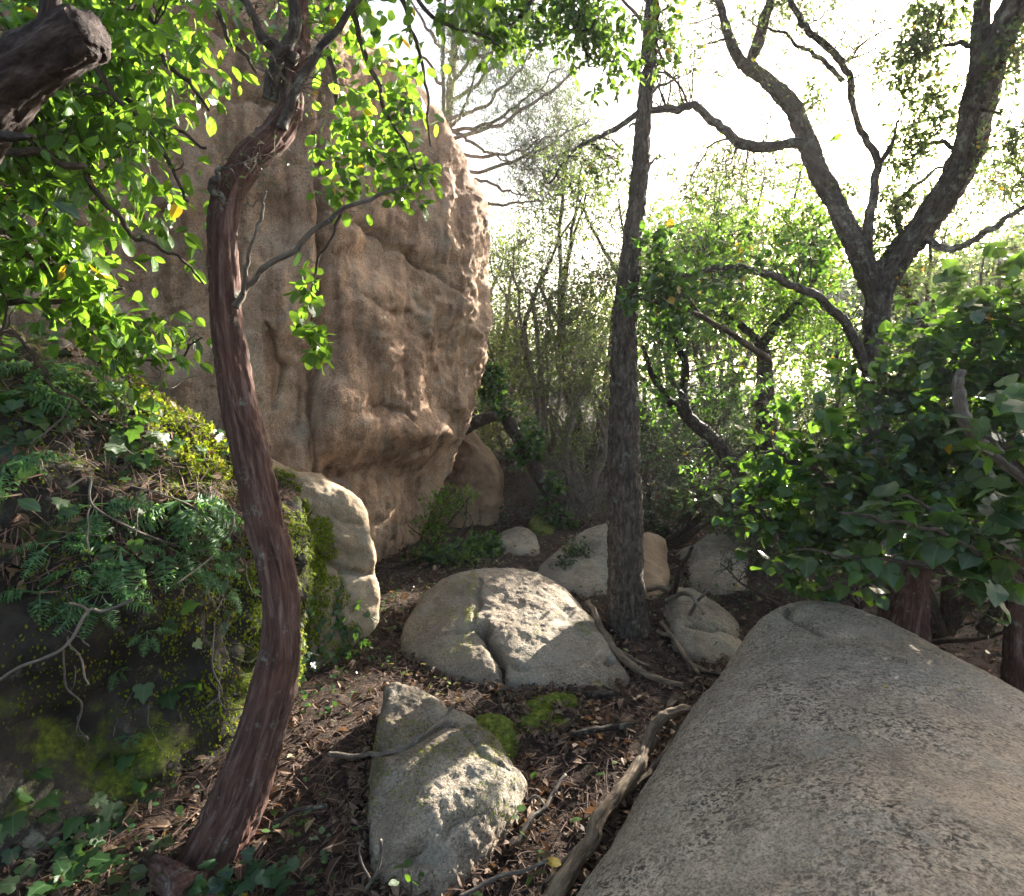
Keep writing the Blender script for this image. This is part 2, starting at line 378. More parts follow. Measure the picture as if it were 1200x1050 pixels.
def rock(name, pts, sub, p, mat, label=None, cat='boulder', parent=None, centre=None, amp=.03, fr=1.5, fine=.008, mod=None, group=None, crease=0., seed=0, kind=None, slim=.4):
    pts = np.array(pts, float); c = pts.mean(0) if centre is None else np.array(centre, float)
    bm = bmesh.new()
    for q in pts: bm.verts.new(q)
    bmesh.ops.convex_hull(bm, input=bm.verts); bm.normal_update()
    pl = {}
    for f in bm.faces:
        n = np.array(f.normal); a = f.calc_area()
        if a < 1e-5: continue
        d = (np.array(f.verts[0].co) - c) @ n
        if d < 0: n, d = -n, -d
        key = tuple(np.round(n * 7).astype(int)) ; 
        if key not in pl or pl[key][2] < a: pl[key] = (n, max(d, .02), a)
    bm.free()
    Nn = np.array([x[0] for x in pl.values()]); Dd = np.array([x[1] for x in pl.values()])
    bm = bmesh.new(); bmesh.ops.create_icosphere(bm, subdivisions=sub, radius=1)
    D = norm(np.array([v.co[:] for v in bm.verts])); F = np.array([[v.index for v in f.verts] for f in bm.faces]); bm.free()
    s = np.zeros(len(D))
    for n, d in zip(Nn, Dd): s += (np.maximum(D @ n, 0) / d) ** p
    V = c + D * (s ** (-1 / p))[:, None]
    for a in range(3):                                             # rounded corners shrink it: back to the size of its hull
        V[:, a] = c[a] + np.where(V[:, a] > c[a], (V[:, a] - c[a]) * (pts[:, a].max() - c[a]) / (V[:, a].max() - c[a]), (V[:, a] - c[a]) * (pts[:, a].min() - c[a]) / (V[:, a].min() - c[a]))
    def vn(V):
        fn = np.cross(V[F[:, 1]] - V[F[:, 0]], V[F[:, 2]] - V[F[:, 0]]); o = np.zeros_like(V)
        for k in range(3):
            for a in range(3): o[:, a] += np.bincount(F[:, k], fn[:, a], len(V))
        return norm(o)
    n = vn(V)
    h = amp * fbm(V, 4, fr, .5, seed=seed) + fine * fbm(V, 4, fr * 7, .6, seed=seed + 3)
    if crease: h -= crease * np.maximum(0, fbm(V, 3, fr * .9, .5, True, seed + 9) - .55)
    V = V + n * h[:, None]
    if mod is not None: V = mod(V, vn(V), n)
    F_all = F; F = F[(V[F][:, :, 2].max(1) > hgt(V[F[:, 0], 0], V[F[:, 0], 1]) - .15)]      # nothing is kept of what lies underground
    base = np.array([c[0], c[1], max(0, pts[:, 2].min())])
    o = mesh(name, V, [F], mat, parent, True, loc=None if parent is not None else base)
    props(o, label, cat if label else None, group, kind)
    if sub > 7:                                                    # keeps the relief, drops what is flat
        dm = o.modifiers.new('decimate', 'DECIMATE'); dm.ratio = slim
        me = bpy.data.meshes.new_from_object(o.evaluated_get(bpy.context.evaluated_depsgraph_get())); o.modifiers.clear(); o.data = me
    F = F_all; return o, V, vn(V), F
def polydist(u, v, line):
    """distance in photograph pixels to a polyline and how far along it"""
    best = np.full(len(u), 1e9); T = np.zeros(len(u)); L = np.array(line, float); n = len(L) - 1
    for k in range(n):
        a, b = L[k], L[k + 1]; ab = b - a; t = np.clip(((u - a[0]) * ab[0] + (v - a[1]) * ab[1]) / (ab @ ab), 0, 1)
        d = np.hypot(u - a[0] - t * ab[0], v - a[1] - t * ab[1]); m = d < best; best[m] = d[m]; T[m] = (k + t[m]) / n
    return best, T
def carve(cracks=(), dents=()):
    """cracks: (line, half width in px, depth m); dents: (u, v, ru, rv, depth m). Applied to the side that faces the path."""
    def f(V, nn, n0):
        u, v, dep = proj(V); face = sstep(-.15, .25, np.einsum('ij,ij->i', n0, norm(CAM - V)))
        wob = 6 * pn(V * 7.); d = np.zeros(len(V))
        for line, wd, de in cracks:
            q, t = polydist(u + wob, v - wob, line); k = .4 + .6 * np.sin(np.pi * np.clip(t, .03, .97))
            d += 1.3 * de * k * np.exp(-(q / (wd * k + .1)) ** 1.3)
        for (a, b, ru, rv, de) in dents: d += de * np.exp(-((u - a) / ru) ** 2 - ((v - b) / rv) ** 2)
        return V - n0 * (d * face)[:, None]
    return f

# ------------------------------------------------------------------ ground
def hgt(x, y):
    x = np.asarray(x, float); y = np.asarray(y, float)
    z = .16 * np.maximum(0, y - 6.2) * sstep(6.2, 9, y) * (1 - sstep(1.5, 5, x)) + .02 * np.maximum(0, y - 6)
    z = np.minimum(z, 2.6 + .02 * y) + .5 * sstep(-1.0, -3.0, x) * sstep(1.2, 3, y)
    P = np.stack([x.ravel(), y.ravel(), 0 * x.ravel()], 1)
    return z + .05 * fbm(P, 2, .7).reshape(x.shape) - .09 * np.exp(-((x + .85) ** 2 + (y - 1.5) ** 2) / .25)
def build_ground():
    n = 260; t = np.linspace(-1, 1, n); k = 6.5
    X = np.sinh(t * k) / np.sinh(k) * 240 + .3; Y = np.sinh(t * k) / np.sinh(k) * 240 + 3.0
    gx, gy = np.meshgrid(X, Y); z = hgt(gx, gy); P = np.stack([gx.ravel(), gy.ravel(), 0 * gx.ravel()], 1)
    near = np.exp(-((gx - .3) ** 2 + (gy - 3) ** 2) / 60)
    z = z + near * (.016 * fbm(P, 3, 6, .6, seed=2).reshape(gx.shape))
    V = np.stack([gx, gy, z], -1).reshape(-1, 3)
    i = np.arange(n - 1)[:, None] * n + np.arange(n - 1)[None]
    F = np.stack([i, i + 1, i + n + 1, i + n], -1).reshape(-1, 4)
    b = NB('forest_soil'); co = b.n('TexCoord').outputs['Object']
    n1 = b.noise(co, 14, 8, .75); n2 = b.noise(co, 90, 4, .7)
    c = b.ramp(n1, [(.32, (.018, .012, .010)), (.5, (.05, .034, .026)), (.7, (.10, .07, .052))])
    c = b.mix(.6, c, b.ramp(n2, [(.35, .45), (.6, 1.3)]), 'MULTIPLY')
    mat = b.done(b.bsdf(c, .95, b.bump(b.math('ADD', n1, b.math('MULTIPLY', n2, .4)), 1, .03), .15))
    mesh('forest_floor', V, [F], mat, kind='structure')
build_ground()

# ------------------------------------------------------------------ rocks
A = at
ROCKS = {}
# the great weathered outcrop that fills the left
gb = thing('giant_boulder', (-3.2, 5.5, 0), 'huge weathered pinkish brown sandstone boulder towering behind the twisted trunk', 'boulder')
front = [A(470, 55, 4.95), A(485, 75, 5.05), A(515, 122, 5.35), A(547, 190, 5.7), A(566, 285, 6.0), A(568, 370, 6.0), A(563, 450, 5.95), A(536, 505, 5.7), A(500, 600, 5.3), A(446, 655, 4.8),
         A(380, 690, 4.3), A(375, -60, 4.2), A(430, 0, 4.6), A(250, -160, 4.0), A(0, -200, 3.8), A(-300, -150, 3.5), A(-300, 600, 3.4), A(0, 640, 3.6), A(200, 700, 3.9)]
front += [front[k] * (1, 1, 0) + (-.1, .1, -.2) for k in (8, 9, 10)]
back = [q + np.array([-2.6, 2.6, 0]) for q in front[:9]] + [q + np.array([-1.5, 3.6, 0]) for q in front[11:16]]
CR = [([(372, 150), (385, 240), (383, 330), (376, 420), (366, 500), (372, 560)], 9, .16), ([(383, 235), (430, 262), (470, 288), (497, 312), (522, 330)], 4, .07),
      ([(522, 330), (548, 345), (570, 350)], 4, .03), ([(440, 478), (472, 480), (488, 492)], 3, .05), ([(520, 478), (530, 492), (538, 512)], 4, .08), ([(385, 60), (378, 150)], 7, .1),
      ([(448, 625), (462, 570), (487, 540), (520, 515)], 3.5, .07), ([(445, 350), (480, 372), (490, 380)], 2.5, .03), ([(240, 120), (290, 108), (330, 128)], 5, .08),
      ([(245, 20), (300, 60), (318, 90)], 7, .1), ([(310, 380), (330, 430), (318, 480)], 6, .08), ([(400, 330), (440, 345), (500, 400)], 3, .02)]
DN = [(470, 560, 45, 22, .16), (400, 560, 30, 28, .22), (500, 600, 28, 45, .18), (440, 600, 40, 40, .06), (470, 180, 14, 30, .06), (495, 70, 8, 20, .06), (420, 300, 28, 35, .07),
      (515, 440, 10, 40, .05), (535, 250, 10, 60, .03), (340, 480, 24, 50, .12), (70, 150, 45, 25, .3), (330, 250, 30, 60, .1), (450, 500, 50, 14, -.05), (500, 505, 34, 16, -.10), (405, 400, 10, 60, -.06),
      (545, 470, 18, 20, -.05), (525, 530, 14, 22, .10)]
def gmod(V, nn, n0):
    V = carve(CR, DN)(V, nn, n0)
    f1, f2 = cell(V + .15 * fbm(V, 2, 2.5)[:, None], 2.4); g1, g2 = cell(V * (1, 1, .8) + .03 * pn(V * 9)[:, None], 8.0, 2)
    big = sstep(.05, .5, fbm(V, 2, .9, seed=4) + .3)
    h = -.03 * (1 - sstep(0, .75, f1)) * big - .02 * (1 - sstep(.1, .5, g1)) * sstep(.1, .7, pn(V * 1.7 + 4) + .6 * pn(V * 5)) + .012 * fbm(V, 4, 16, .75, seed=5)
    h += .05 * fbm(V * (1, 1, .5), 3, 1.2, .5, seed=7) - .02 * np.maximum(0, fbm(V * (1, 1, .6), 3, 1.3, .5, True, 17) - .7)
    h += .022 * fbm(V, 4, 5, .62, True, 23) * sstep(-.3, .5, pn(V * .9 + 2))
    return V + n0 * h[:, None]
_, V, n, F = rock('rock_face', front + back, 8, 26, M['sandstone'], parent=gb, centre=(-2.6, 6.0, 2.2), amp=.15, fr=.6, fine=.022, mod=gmod, crease=.03, slim=.55, seed=1)
ROCKS['giant'] = (V, n)
o, V, n, F = rock('boulder', [A(515, 540, 6.6), A(530, 512, 6.6), A(560, 530, 6.4), A(578, 540, 6.5), A(583, 580, 6.5), A(578, 640, 6.3), A(520, 650, 6.2), A(490, 640, 6.4), A(540, 500, 7.2), A(590, 560, 7.2), A(585, 640, 7.1), A(480, 650, 7.1)], 6, 12, M['tan'],
     'smooth orange brown boulder tucked behind the foot of the huge sandstone boulder', amp=.06, fr=2.2, fine=.012, mod=carve([], [(548, 530, 12, 8, .06), (560, 600, 10, 40, .05)]))
# bank on the left: dark mossy rock with a pale lichened shoulder
bank = thing('mossy_rock_bank', (-1.8, 2.3, 0), 'large dark rock bank under moss, ferns and ivy on the left', 'rock')
bp = [A(-260, 330, 2.0), A(0, 385, 2.2), A(90, 400, 2.4), A(170, 450, 2.6), A(250, 520, 2.85), A(320, 570, 3.0), A(358, 610, 3.0), A(372, 690, 2.9), A(360, 790, 2.75), A(335, 830, 2.55), A(270, 900, 2.3), A(180, 960, 2.15), A(0, 1000, 1.9), A(-300, 950, 1.7),
      A(150, 640, 2.05), A(0, 600, 1.8), A(240, 720, 2.25), A(-260, 560, 1.6)]
bp += [grd(u, v) * (1, 1, 0) + (0, 0, -.12) for u, v in [(345, 835), (285, 900), (190, 965), (60, 1010), (-150, 1060)]]
bp += [q + np.array([-1.6, 1.6, 0.1]) for q in bp[:6]] + [q + np.array([-1.4, 1.6, -.1]) for q in bp[8:14]]
def bmod(V, nn, n0):
    V = carve([([(120, 720), (180, 740), (300, 700)], 8, .04)], [(90, 880, 130, 90, .24), (180, 790, 60, 40, .12), (40, 690, 50, 30, .1)])(V, nn, n0)
    return V + n0 * (.03 * fbm(V, 5, 3.5, .55, False, 3))[:, None]
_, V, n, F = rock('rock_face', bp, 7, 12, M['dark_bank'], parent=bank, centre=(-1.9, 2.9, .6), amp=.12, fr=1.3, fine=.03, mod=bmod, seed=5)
ROCKS['bank'] = (V, n)
lp = [A(322, 548, 3.25), A(350, 553, 3.3), A(395, 570, 3.35), A(422, 596, 3.35), A(430, 640, 3.3), A(446, 690, 3.2), A(440, 730, 3.15), A(405, 770, 3.05), A(352, 800, 2.95), A(335, 700, 2.95), A(345, 620, 3.1)]
lp += [q + np.array([-.7, .9, 0.0]) for q in lp[:8]]
_, V, n, F = rock('boulder', lp, 7, 9, M['pale_lichen'], 'pale lichen spotted boulder with mossy flank right of the twisted trunk', amp=.05, fr=2.2, fine=.006, crease=.0, seed=8,
     mod=carve([([(385, 590), (400, 612), (425, 618)], 3, .012), ([(365, 640), (400, 668), (446, 672)], 6, .07), ([(400, 668), (395, 720), (405, 760)], 4, .03)], [(405, 650, 20, 12, .05)]))
ROCKS['pale'] = (V, n)
def low(name, top, base, label, mat, cat='boulder', back=.5, sub=6, p=12, **k):
    """a rock from its skyline (u, v, Y) and its foot on the ground (u, v)"""
    T = [A(*q) for q in top]; B = [grd(u, v, 0.02) for u, v in base]; B = [q * (1, 1, 0) + (0, 0, -.16) for q in B]; B += [q * (1, 1, 0) + (0, 0, .02) for q in B]
    c = (np.mean(T, 0) + np.mean(B, 0)) / 2; bk = [np.array([c[0] + (q[0] - c[0]) * .8, c[1] + abs(q[1] - c[1]) * .3 + back, -.1]) for q in B]
    return rock(name, T + B + bk, sub, p, mat, label, cat, **k)
_, V, n, F = low('boulder', [(478, 715, 3.55), (505, 690, 3.75), (545, 666, 3.85), (585, 661, 3.85), (628, 672, 3.8), (668, 700, 3.7), (700, 735, 3.5), (560, 700, 3.45), (640, 720, 3.3), (520, 740, 3.3)],
    [(474, 752), (500, 768), (540, 790), (600, 803), (660, 808), (715, 806), (742, 798), (735, 775)], 'domed grey boulder with a dark crack in the middle of the path', M['granite'], back=.75, sub=8, slim=.3, p=18, amp=.026, fr=2.2, fine=.005, seed=2,
    mod=carve([([(566, 738), (579, 755), (587, 775), (591, 800)], 4, .12), ([(556, 733), (574, 738)], 6, .15), ([(560, 680), (558, 728)], 3, .03), ([(520, 745), (560, 733)], 3, .025), ([(590, 772), (620, 785)], 3, .03), ([(640, 690), (680, 740), (700, 790)], 14, .015)], [(713, 774, 4, 3.5, .12), (538, 710, 12, 20, .02)]))
ROCKS['dome'] = (V, n)
_, V, n, F = low('boulder', [(452, 800, 2.5), (478, 797, 2.5), (520, 826, 2.32), (545, 844, 2.22), (585, 878, 2.02), (440, 850, 2.3), (560, 900, 1.93), (470, 870, 2.12), (450, 930, 1.88), (604, 900, 1.95), (500, 930, 1.82)],
    [(446, 830), (440, 860), (432, 940), (425, 985), (440, 1010), (520, 1034), (545, 1015), (580, 985), (612, 945), (622, 915), (560, 850)], 'rough pointed grey rock half buried in leaves on the near path', M['granite_front'], back=.15, sub=8, slim=.3, p=26, amp=.022, fr=3.0, fine=.005, seed=4, crease=.008,
    mod=carve([([(520, 985), (530, 960), (560, 950)], 5, .03), ([(428, 890), (470, 870), (520, 842), (552, 848)], 5, .05), ([(540, 846), (560, 880), (600, 905)], 4, .015), ([(470, 1000), (500, 985)], 5, .04)], [(480, 1005, 40, 12, .05)]))
ROCKS['front'] = (V, n)
low('stone', [(550, 842, 2.42), (575, 830, 2.46), (600, 844, 2.42), (575, 850, 2.36)], [(545, 862), (570, 882), (600, 884), (612, 866), (605, 852)], 'small round stone with a yellow green moss cap beside the pointed rock', M['moss_rock'], 'stone', back=.1, sub=5, p=8, amp=.02, fr=6, seed=3)
_, V, n, F = low('stone', [(606, 828, 2.62), (640, 811, 2.66), (672, 814, 2.66), (684, 828, 2.62), (650, 830, 2.56)], [(604, 848), (640, 856), (676, 852), (686, 836)], 'flat olive green mossy stone below the domed boulder', M['moss_rock'], 'stone', back=.1, sub=5, p=8, amp=.015, fr=6, seed=6)
ROCKS['flat'] = (V, n)
# big slab beside the camera
sp = [A(902, 717, 2.75), A(925, 707, 2.85), A(960, 704, 2.9), A(990, 708, 2.85), A(1035, 738, 2.5), A(1100, 770, 2.15), A(1200, 826, 1.75), A(1320, 900, 1.45), A(870, 760, 2.6), A(830, 822, 2.3),
      A(770, 910, 1.75), A(720, 975, 1.45), A(672, 1048, 1.25), A(600, 1150, 1.0), A(1150, 1150, .7), A(1400, 1150, .75), (.0, .65, .05), (.25, .5, .1), (.5, .35, .35)]
sp += [q * (1, 1, 0) + (0, 0, -.1) for q in [grd(872, 782), grd(818, 850), grd(740, 960), grd(640, 1100)]] + [(1.6, 3.2, -.1), (2.2, 2.2, -.1), (1.9, .9, -.1), (1.2, .3, -.1)]
slabo, V, n, F = rock('boulder', sp, 8, 18, M['slab'], 'huge smooth tan granite slab filling the lower right corner', centre=(1.1, 1.8, .12), slim=.25, amp=.022, fr=1.5, fine=.005, seed=11,
     mod=carve([([(912, 704), (930, 716), (948, 730), (965, 741)], 3.5, .09), ([(925, 728), (950, 730)], 2.5, .04), ([(900, 712), (925, 722), (1000, 735)], 6, .012), ([(1025, 745), (1060, 752)], 6, .01)], [(1000, 742, 40, 8, .02), (925, 716, 8, 8, .01)]))
ROCKS['slab'] = (V, n)
low('boulder', [(630, 672, 4.6), (660, 640, 4.8), (690, 620, 4.9), (715, 612, 4.9), (740, 618, 4.8), (705, 650, 4.5), (750, 622, 4.75)], [(626, 676), (650, 692), (700, 700), (752, 700), (768, 690)], 'tan boulder with a green patch half hidden behind the pine trunk', M['granite'], back=.5, p=11, amp=.05, fr=2, seed=12)
low('boulder', [(756, 622, 4.75), (776, 628, 4.8), (780, 650, 4.7)], [(745, 704), (770, 702), (782, 690)], 'narrow upright brown rock just right of the pine trunk', M['tan'], back=.3, p=9, sub=5, amp=.03, fr=3, seed=13)
low('stone', [(584, 628, 5.6), (603, 617, 5.7), (622, 622, 5.7), (632, 634, 5.6)], [(580, 642), (600, 650), (628, 650), (636, 640)], 'small pale stone on the path beyond the domed boulder', M['granite'], 'stone', back=.25, sub=5, p=8, amp=.03, fr=4, seed=14)
low('stone', [(622, 606, 6.2), (634, 603, 6.3), (648, 609, 6.2)], [(620, 622), (634, 627), (650, 623)], 'small mossy stone highest up the path under the dry brush', M['moss_rock'], 'stone', back=.25, sub=5, p=8, amp=.03, fr=4, seed=15)
low('boulder', [(790, 690, 3.85), (812, 688, 3.95), (845, 712, 3.85), (866, 740, 3.7), (835, 735, 3.55)], [(785, 745), (800, 762), (840, 775), (868, 776), (878, 765)], 'split wedge of tan rock between pine and slab', M['granite'], back=.35, p=12, amp=.03, fr=3, seed=16, mod=carve([([(800, 732), (832, 731), (862, 745)], 4, .06)]))
low('boulder', [(818, 632, 5.0), (850, 622, 5.2), (868, 650, 5.0), (840, 645, 4.9)], [(808, 684), (840, 698), (880, 690)], 'dark wedge shaped rock in shade under the right bushes', M['granite'], back=.5, p=10, sub=5, amp=.05, fr=2.4, seed=17)
low('stone', [(772, 578, 5.9), (790, 566, 6.1), (812, 575, 6.0)], [(765, 600), (790, 610), (820, 603)], 'small shaded stone deep under the broad leaved tree', M['tan'], 'stone', back=.3, sub=5, p=9, amp=.03, fr=3, seed=18)
# ------------------------------------------------------------------ gaps in the canopy that let the low sun through
def seen(u, v):
    """the nearest rock or ground point behind (u, v)"""
    best = grd(u, v, .02) if v > 560 else at(u, v, 6.0); bd = (best - CAM) @ FWD if v > 560 else 99
    for V, n in ROCKS.values():
        uu, vv, dd = proj(V); k = (np.hypot(uu - u, vv - v) < 7) & (dd > .3)
        if k.any():
            i = np.where(k)[0][dd[k].argmin()]
            if dd[i] < bd: best, bd = V[i], dd[i]
    return best
for u, v, rad, sh in [(495, 90, .3, .9), (515, 150, .35, .95), (535, 210, .35, .95), (548, 250, .25, .9), (555, 330, .2, .85), (450, 290, .15, .8), (420, 350, .12, .8), (470, 400, .12, .8), (545, 440, .15, .95), (520, 520, .14, .97), (500, 560, .08, .95), (455, 600, .12, .97), (470, 650, .07, .95), (430, 460, .1, .8), (330, 400, .1, .8), (410, 520, .08, .8),
                      (190, 480, .13, .98), (215, 515, .13, .98), (245, 545, .13, .98), (650, 695, .09, .98), (610, 700, .05, .97), (668, 715, .05, .97), (580, 755, .05, .97), (545, 775, .05, .97), (655, 790, .04, .9), (500, 830, .04, .98), (480, 850, .03, .98), (530, 850, .035, .98), (455, 950, .05, .98), (505, 935, .05, .98), (480, 965, .05, .98), (610, 915, .04, .9),
                      (390, 950, .07, .98), (360, 965, .06, .98), (415, 1010, .06, .98), (350, 830, .05, .97), (375, 860, .04, .97), (410, 760, .05, .97), (385, 585, .10, .98), (415, 620, .06, .98), (430, 710, .07, .97), (345, 600, .08, .97), (350, 660, .07, .97), (370, 700, .06, .95), (560, 570, .08, .9), (700, 850, .03, .9), (335, 900, .09, .98), (310, 985, .07, .98), (350, 790, .08, .98), (280, 1010, .05, .98), (700, 950, .04, .98), (640, 930, .05, .98), (740, 890, .04, .98), (480, 790, .05, .98), (520, 815, .04, .98), (420, 800, .05, .98), (470, 700, .08, .95), (620, 740, .07, .95), (540, 720, .05, .95), (690, 770, .04, .95), (160, 620, .06, .95), (100, 560, .07, .95)]:
    GAPS.append((seen(u, v), rad, sh))
for q, rad, sh in [((1000, 520, 2.9), .14, .85), ((1120, 470, 2.8), .16, .85), ((1170, 400, 2.7), .14, .85), ((1090, 590, 2.8), .1, .85), ((940, 570, 2.9), .12, .85), ((430, 140, 2.6), .4, .9), ((430, 40, 2.6), .45, .9), ((150, 130, 2.0), .3, .8), ((60, 300, 1.8), .25, .8), ((240, 60, 2.2), .3, .8), ((280, 330, 1.93), .05, .9), ((278, 440, 1.93), .04, .9), ((330, 160, 2.0), .08, .9), ((305, 620, 1.9), .03, .9)]:
    GAPS.append((at(*q), rad, sh))

M['bark_red'] = bark_mat('stringy_reddish_bark', (.028, .015, .012), (.095, .052, .040), (.24, .165, .14), (60, 60, 5), .04, .5, red=(.11, .048, .034))
M['bark_pine'] = bark_mat('furrowed_pine_bark', (.014, .011, .009), (.075, .059, .046), (.19, .155, .12), (45, 45, 14), .03)
M['bark_oak'] = bark_mat('rough_oak_bark', (.025, .02, .018), (.085, .07, .06), (.17, .145, .125), (50, 50, 16), .25)
M['bark_log'] = bark_mat('weathered_dark_bark', (.014, .010, .010), (.05, .037, .033), (.16, .125, .11), (40, 40, 8), .0, .6)
M['bark_dark'] = bark_mat('dark_bark', (.014, .010, .008), (.05, .038, .03), (.11, .088, .07), (70, 70, 20), .1)
M['bark_grey'] = bark_mat('pale_dead_wood', (.06, .05, .042), (.16, .135, .11), (.30, .26, .215), (70, 70, 10), .1, .5)
M['root'] = bark_mat('tan_root_bark', (.06, .042, .03), (.19, .14, .095), (.34, .26, .18), (60, 60, 9), .04, .5)
M['twig'] = bark_mat('brown_twig', (.03, .022, .016), (.08, .06, .045), (.16, .125, .095), (90, 90, 30), 0, .5)
M['twig_grey'] = bark_mat('dry_grey_twig', (.08, .066, .055), (.17, .145, .12), (.28, .24, .2), (90, 90, 30), 0, .5)
M['leaf_bright'] = leaf_mat('bright_green_leaf', (.035, .085, .014), (.055, .13, .02), (.085, .17, .025), (.26, .47, .03), .008, .32, .5)
M['leaf_ivy'] = leaf_mat('ivy_leaf', (.018, .05, .018), (.032, .078, .026), (.055, .11, .035), (.20, .42, .03), .004, .3, .34)
M['leaf_big'] = leaf_mat('blue_green_leaf', (.016, .05, .024), (.028, .072, .034), (.045, .105, .042), (.26, .50, .035), .005, .24, .42, .7)
M['leaf_oak'] = leaf_mat('dull_oak_leaf', (.03, .042, .02), (.05, .068, .03), (.08, .10, .045), (.22, .33, .07), .02, .45, .42)
M['leaf_olive'] = leaf_mat('olive_scrub_leaf', (.035, .055, .022), (.055, .08, .032), (.09, .12, .045), (.32, .44, .08), .012, .45, .45)
M['leaf_mid'] = leaf_mat('glossy_scrub_leaf', (.025, .06, .018), (.04, .09, .024), (.065, .13, .03), (.26, .48, .035), .02, .3, .42)
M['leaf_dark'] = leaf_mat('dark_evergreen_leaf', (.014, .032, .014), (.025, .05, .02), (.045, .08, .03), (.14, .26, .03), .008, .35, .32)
M['fern'] = leaf_mat('fern_green', (.04, .105, .045), (.06, .15, .06), (.095, .20, .075), (.25, .5, .06), .001, .5, .38)
M['moss'] = leaf_mat('moss_green', (.06, .085, .008), (.12, .16, .014), (.20, .25, .02), (.42, .52, .02), .02, .8, .35, .1)
M['litter'] = leaf_mat('dead_leaf', (.035, .022, .016), (.09, .056, .038), (.21, .145, .098), (.22, .11, .045), .02, .7, .15, .15, (.32, .26, .14))
M['straw'] = leaf_mat('dead_needle', (.035, .02, .017), (.08, .047, .037), (.16, .105, .08), (.2, .1, .05), .02, .8, .1, .1, (.34, .27, .19))
M['leaf_yellow'] = leaf_mat('yellow_fallen_leaf', (.45, .33, .03), (.5, .36, .04), (.4, .3, .05), (.7, .45, .04), .0, .5, .3)
M['needles'] = leaf_mat('pine_needle', (.03, .05, .02), (.045, .07, .03), (.07, .10, .04), (.16, .24, .06), .01, .5, .25)

def rpx(r, P): return np.asarray(r, float) * ((np.asarray(P) - CAM) @ FWD) / FOC
def fib(amp, sc_=(45, 45, 5), seed=0):
    def f(ang, S, r, co):
        f1, f2 = cell(co @ np.diag([38, 38, 3.4]) + .5 * pn(co * 22)[:, None], 1., seed + 2); g1, g2 = cell(co @ np.diag([16, 16, 2.2]) + .4 * pn(co * 9)[:, None], 1., seed + 5)
        st_ = r * (.07 * (sstep(0, .18, f2 - f1) - .7) + .10 * (sstep(0, .12, g2 - g1) - .7) + .08 * (g1 - .4))
        return st_ + r * amp * fbm(co * sc_, 4, 1, .6, True, seed) * .6 + r * .22 * pn(np.stack([np.cos(ang) * .8, np.sin(ang) * .8, S * 2.2], 1) + seed)
    return f
def plates(amp, s=(26, 26, 9), seed=0):
    def f(ang, S, r, co):
        q = co * s + .3 * pn(co * (60, 60, 40))[:, None]; f1, f2 = cell(q, 1., seed)
        return amp * (sstep(.0, .35, f2 - f1) - .6) * np.minimum(1, r / .06) + .35 * amp * fbm(co, 3, 60, .6, seed=seed) + r * .06 * pn(np.stack([np.cos(ang), np.sin(ang), S * 3], 1) + seed)
    return f
def knots(amp, seed=0):
    def f(ang, S, r, co): return r * (amp * fbm(np.stack([np.cos(ang) * 1.3, np.sin(ang) * 1.3, S * 7], 1), 4, 1, .6, seed=seed)) + r * .16 * fbm(co * (40, 40, 14), 3, 1, .6, True, seed) * np.minimum(1, .04 / np.maximum(r, .01))
    return f
SC = [1.0]
def limb(path, n=80, sides=24, disp=None, wob=0.0, seed=0):
    """path rows (u, v, Y, radius in photograph px) -> mesh data and the centre line"""
    path = np.array(path, float); path[:, 3] *= SC[0]; Q = spline(path, n); P = np.array([at(*q[:3]) for q in Q]); r = rpx(Q[:, 3], P)
    if wob:
        t = np.linspace(0, 1, n)[:, None]; P = P + wob * np.stack([fbm(np.hstack([t * len(path) * 1.7 + 9 * k + seed, t * 0, t * 0]), 2) for k in range(3)], 1) * np.sin(np.pi * np.minimum(1, t * 3) / 2)
    return tube(P, r, sides, disp), P, r
def limb_obj(name, path, mat, parent, **k):
    (V, F, co), P, r = limb(path, **k); mesh(name, V, F, mat, parent, True, bark=co); return P, r
def twig_obj(name, Ps, mat, parent, sides=4, kind='stuff', gap=True):
    if name == 'twigs' and gap: Ps = [(P[k], r[k]) for P, r in Ps for k in [sunny(P[:, 2]) & sunny(P[:, -1])]]
    L = [twigs(P, r, sides) for P, r in Ps if len(P)]
    if L: V, F, co = join(L); mesh(name, V, F, mat, parent, True, bark=co, kind=kind)
def connect(S, sr, tips, K=7, wig=.12, sag=0., rmax=.02, rk=.016, pen=.3):
    """a curved twig from the nearest point of the skeleton S to each tip"""
    idx = np.empty(len(tips), int)
    for a in range(0, len(tips), 2000):
        D = tips[a:a + 2000, None] - S[None]; d = np.linalg.norm(D, axis=2) + pen * np.maximum(0, -D[..., 2])
        idx[a:a + 2000] = d.argmin(1)
    s = S[idx]; L = np.linalg.norm(tips - s, axis=1); t = np.linspace(0, 1, K)[None, :, None]
    off = norm(RNG.normal(size=(len(tips), 3))) * (L * wig * 1.6)[:, None]
    P = s[:, None] * (1 - t) + tips[:, None] * t + off[:, None] * np.sin(np.pi * t) + RNG.normal(size=(len(tips), K, 3)) * (L * wig * .3)[:, None, None] * np.sin(np.pi * t)
    P[..., 2] += (sag * L)[:, None] * np.sin(np.pi * t[..., 0])
    r0 = np.minimum(np.minimum(sr[idx] * .7, rmax), L * rk + .0012); r = r0[:, None] * np.linspace(1, .4, K)[None]
    return P, r
def inblobs(blobs, n):
    """n points in ellipsoids given as (u, v, Y, half width px, half height px, half depth m[, weight])"""
    w_ = np.array([b[3] * b[4] * (b[6] if len(b) > 6 else 1.) for b in blobs], float); k = RNG.choice(len(blobs), n, p=w_ / w_.sum())
    c = np.array([at(*b[:3]) for b in blobs]); s = np.array([(b[3] * b[2] / FOC, b[5], b[4] * b[2] / FOC) for b in blobs])
    d = norm(RNG.normal(size=(n, 3))) * (RNG.uniform(size=(n, 1)) ** .45)
    return c[k] + d * s[k]
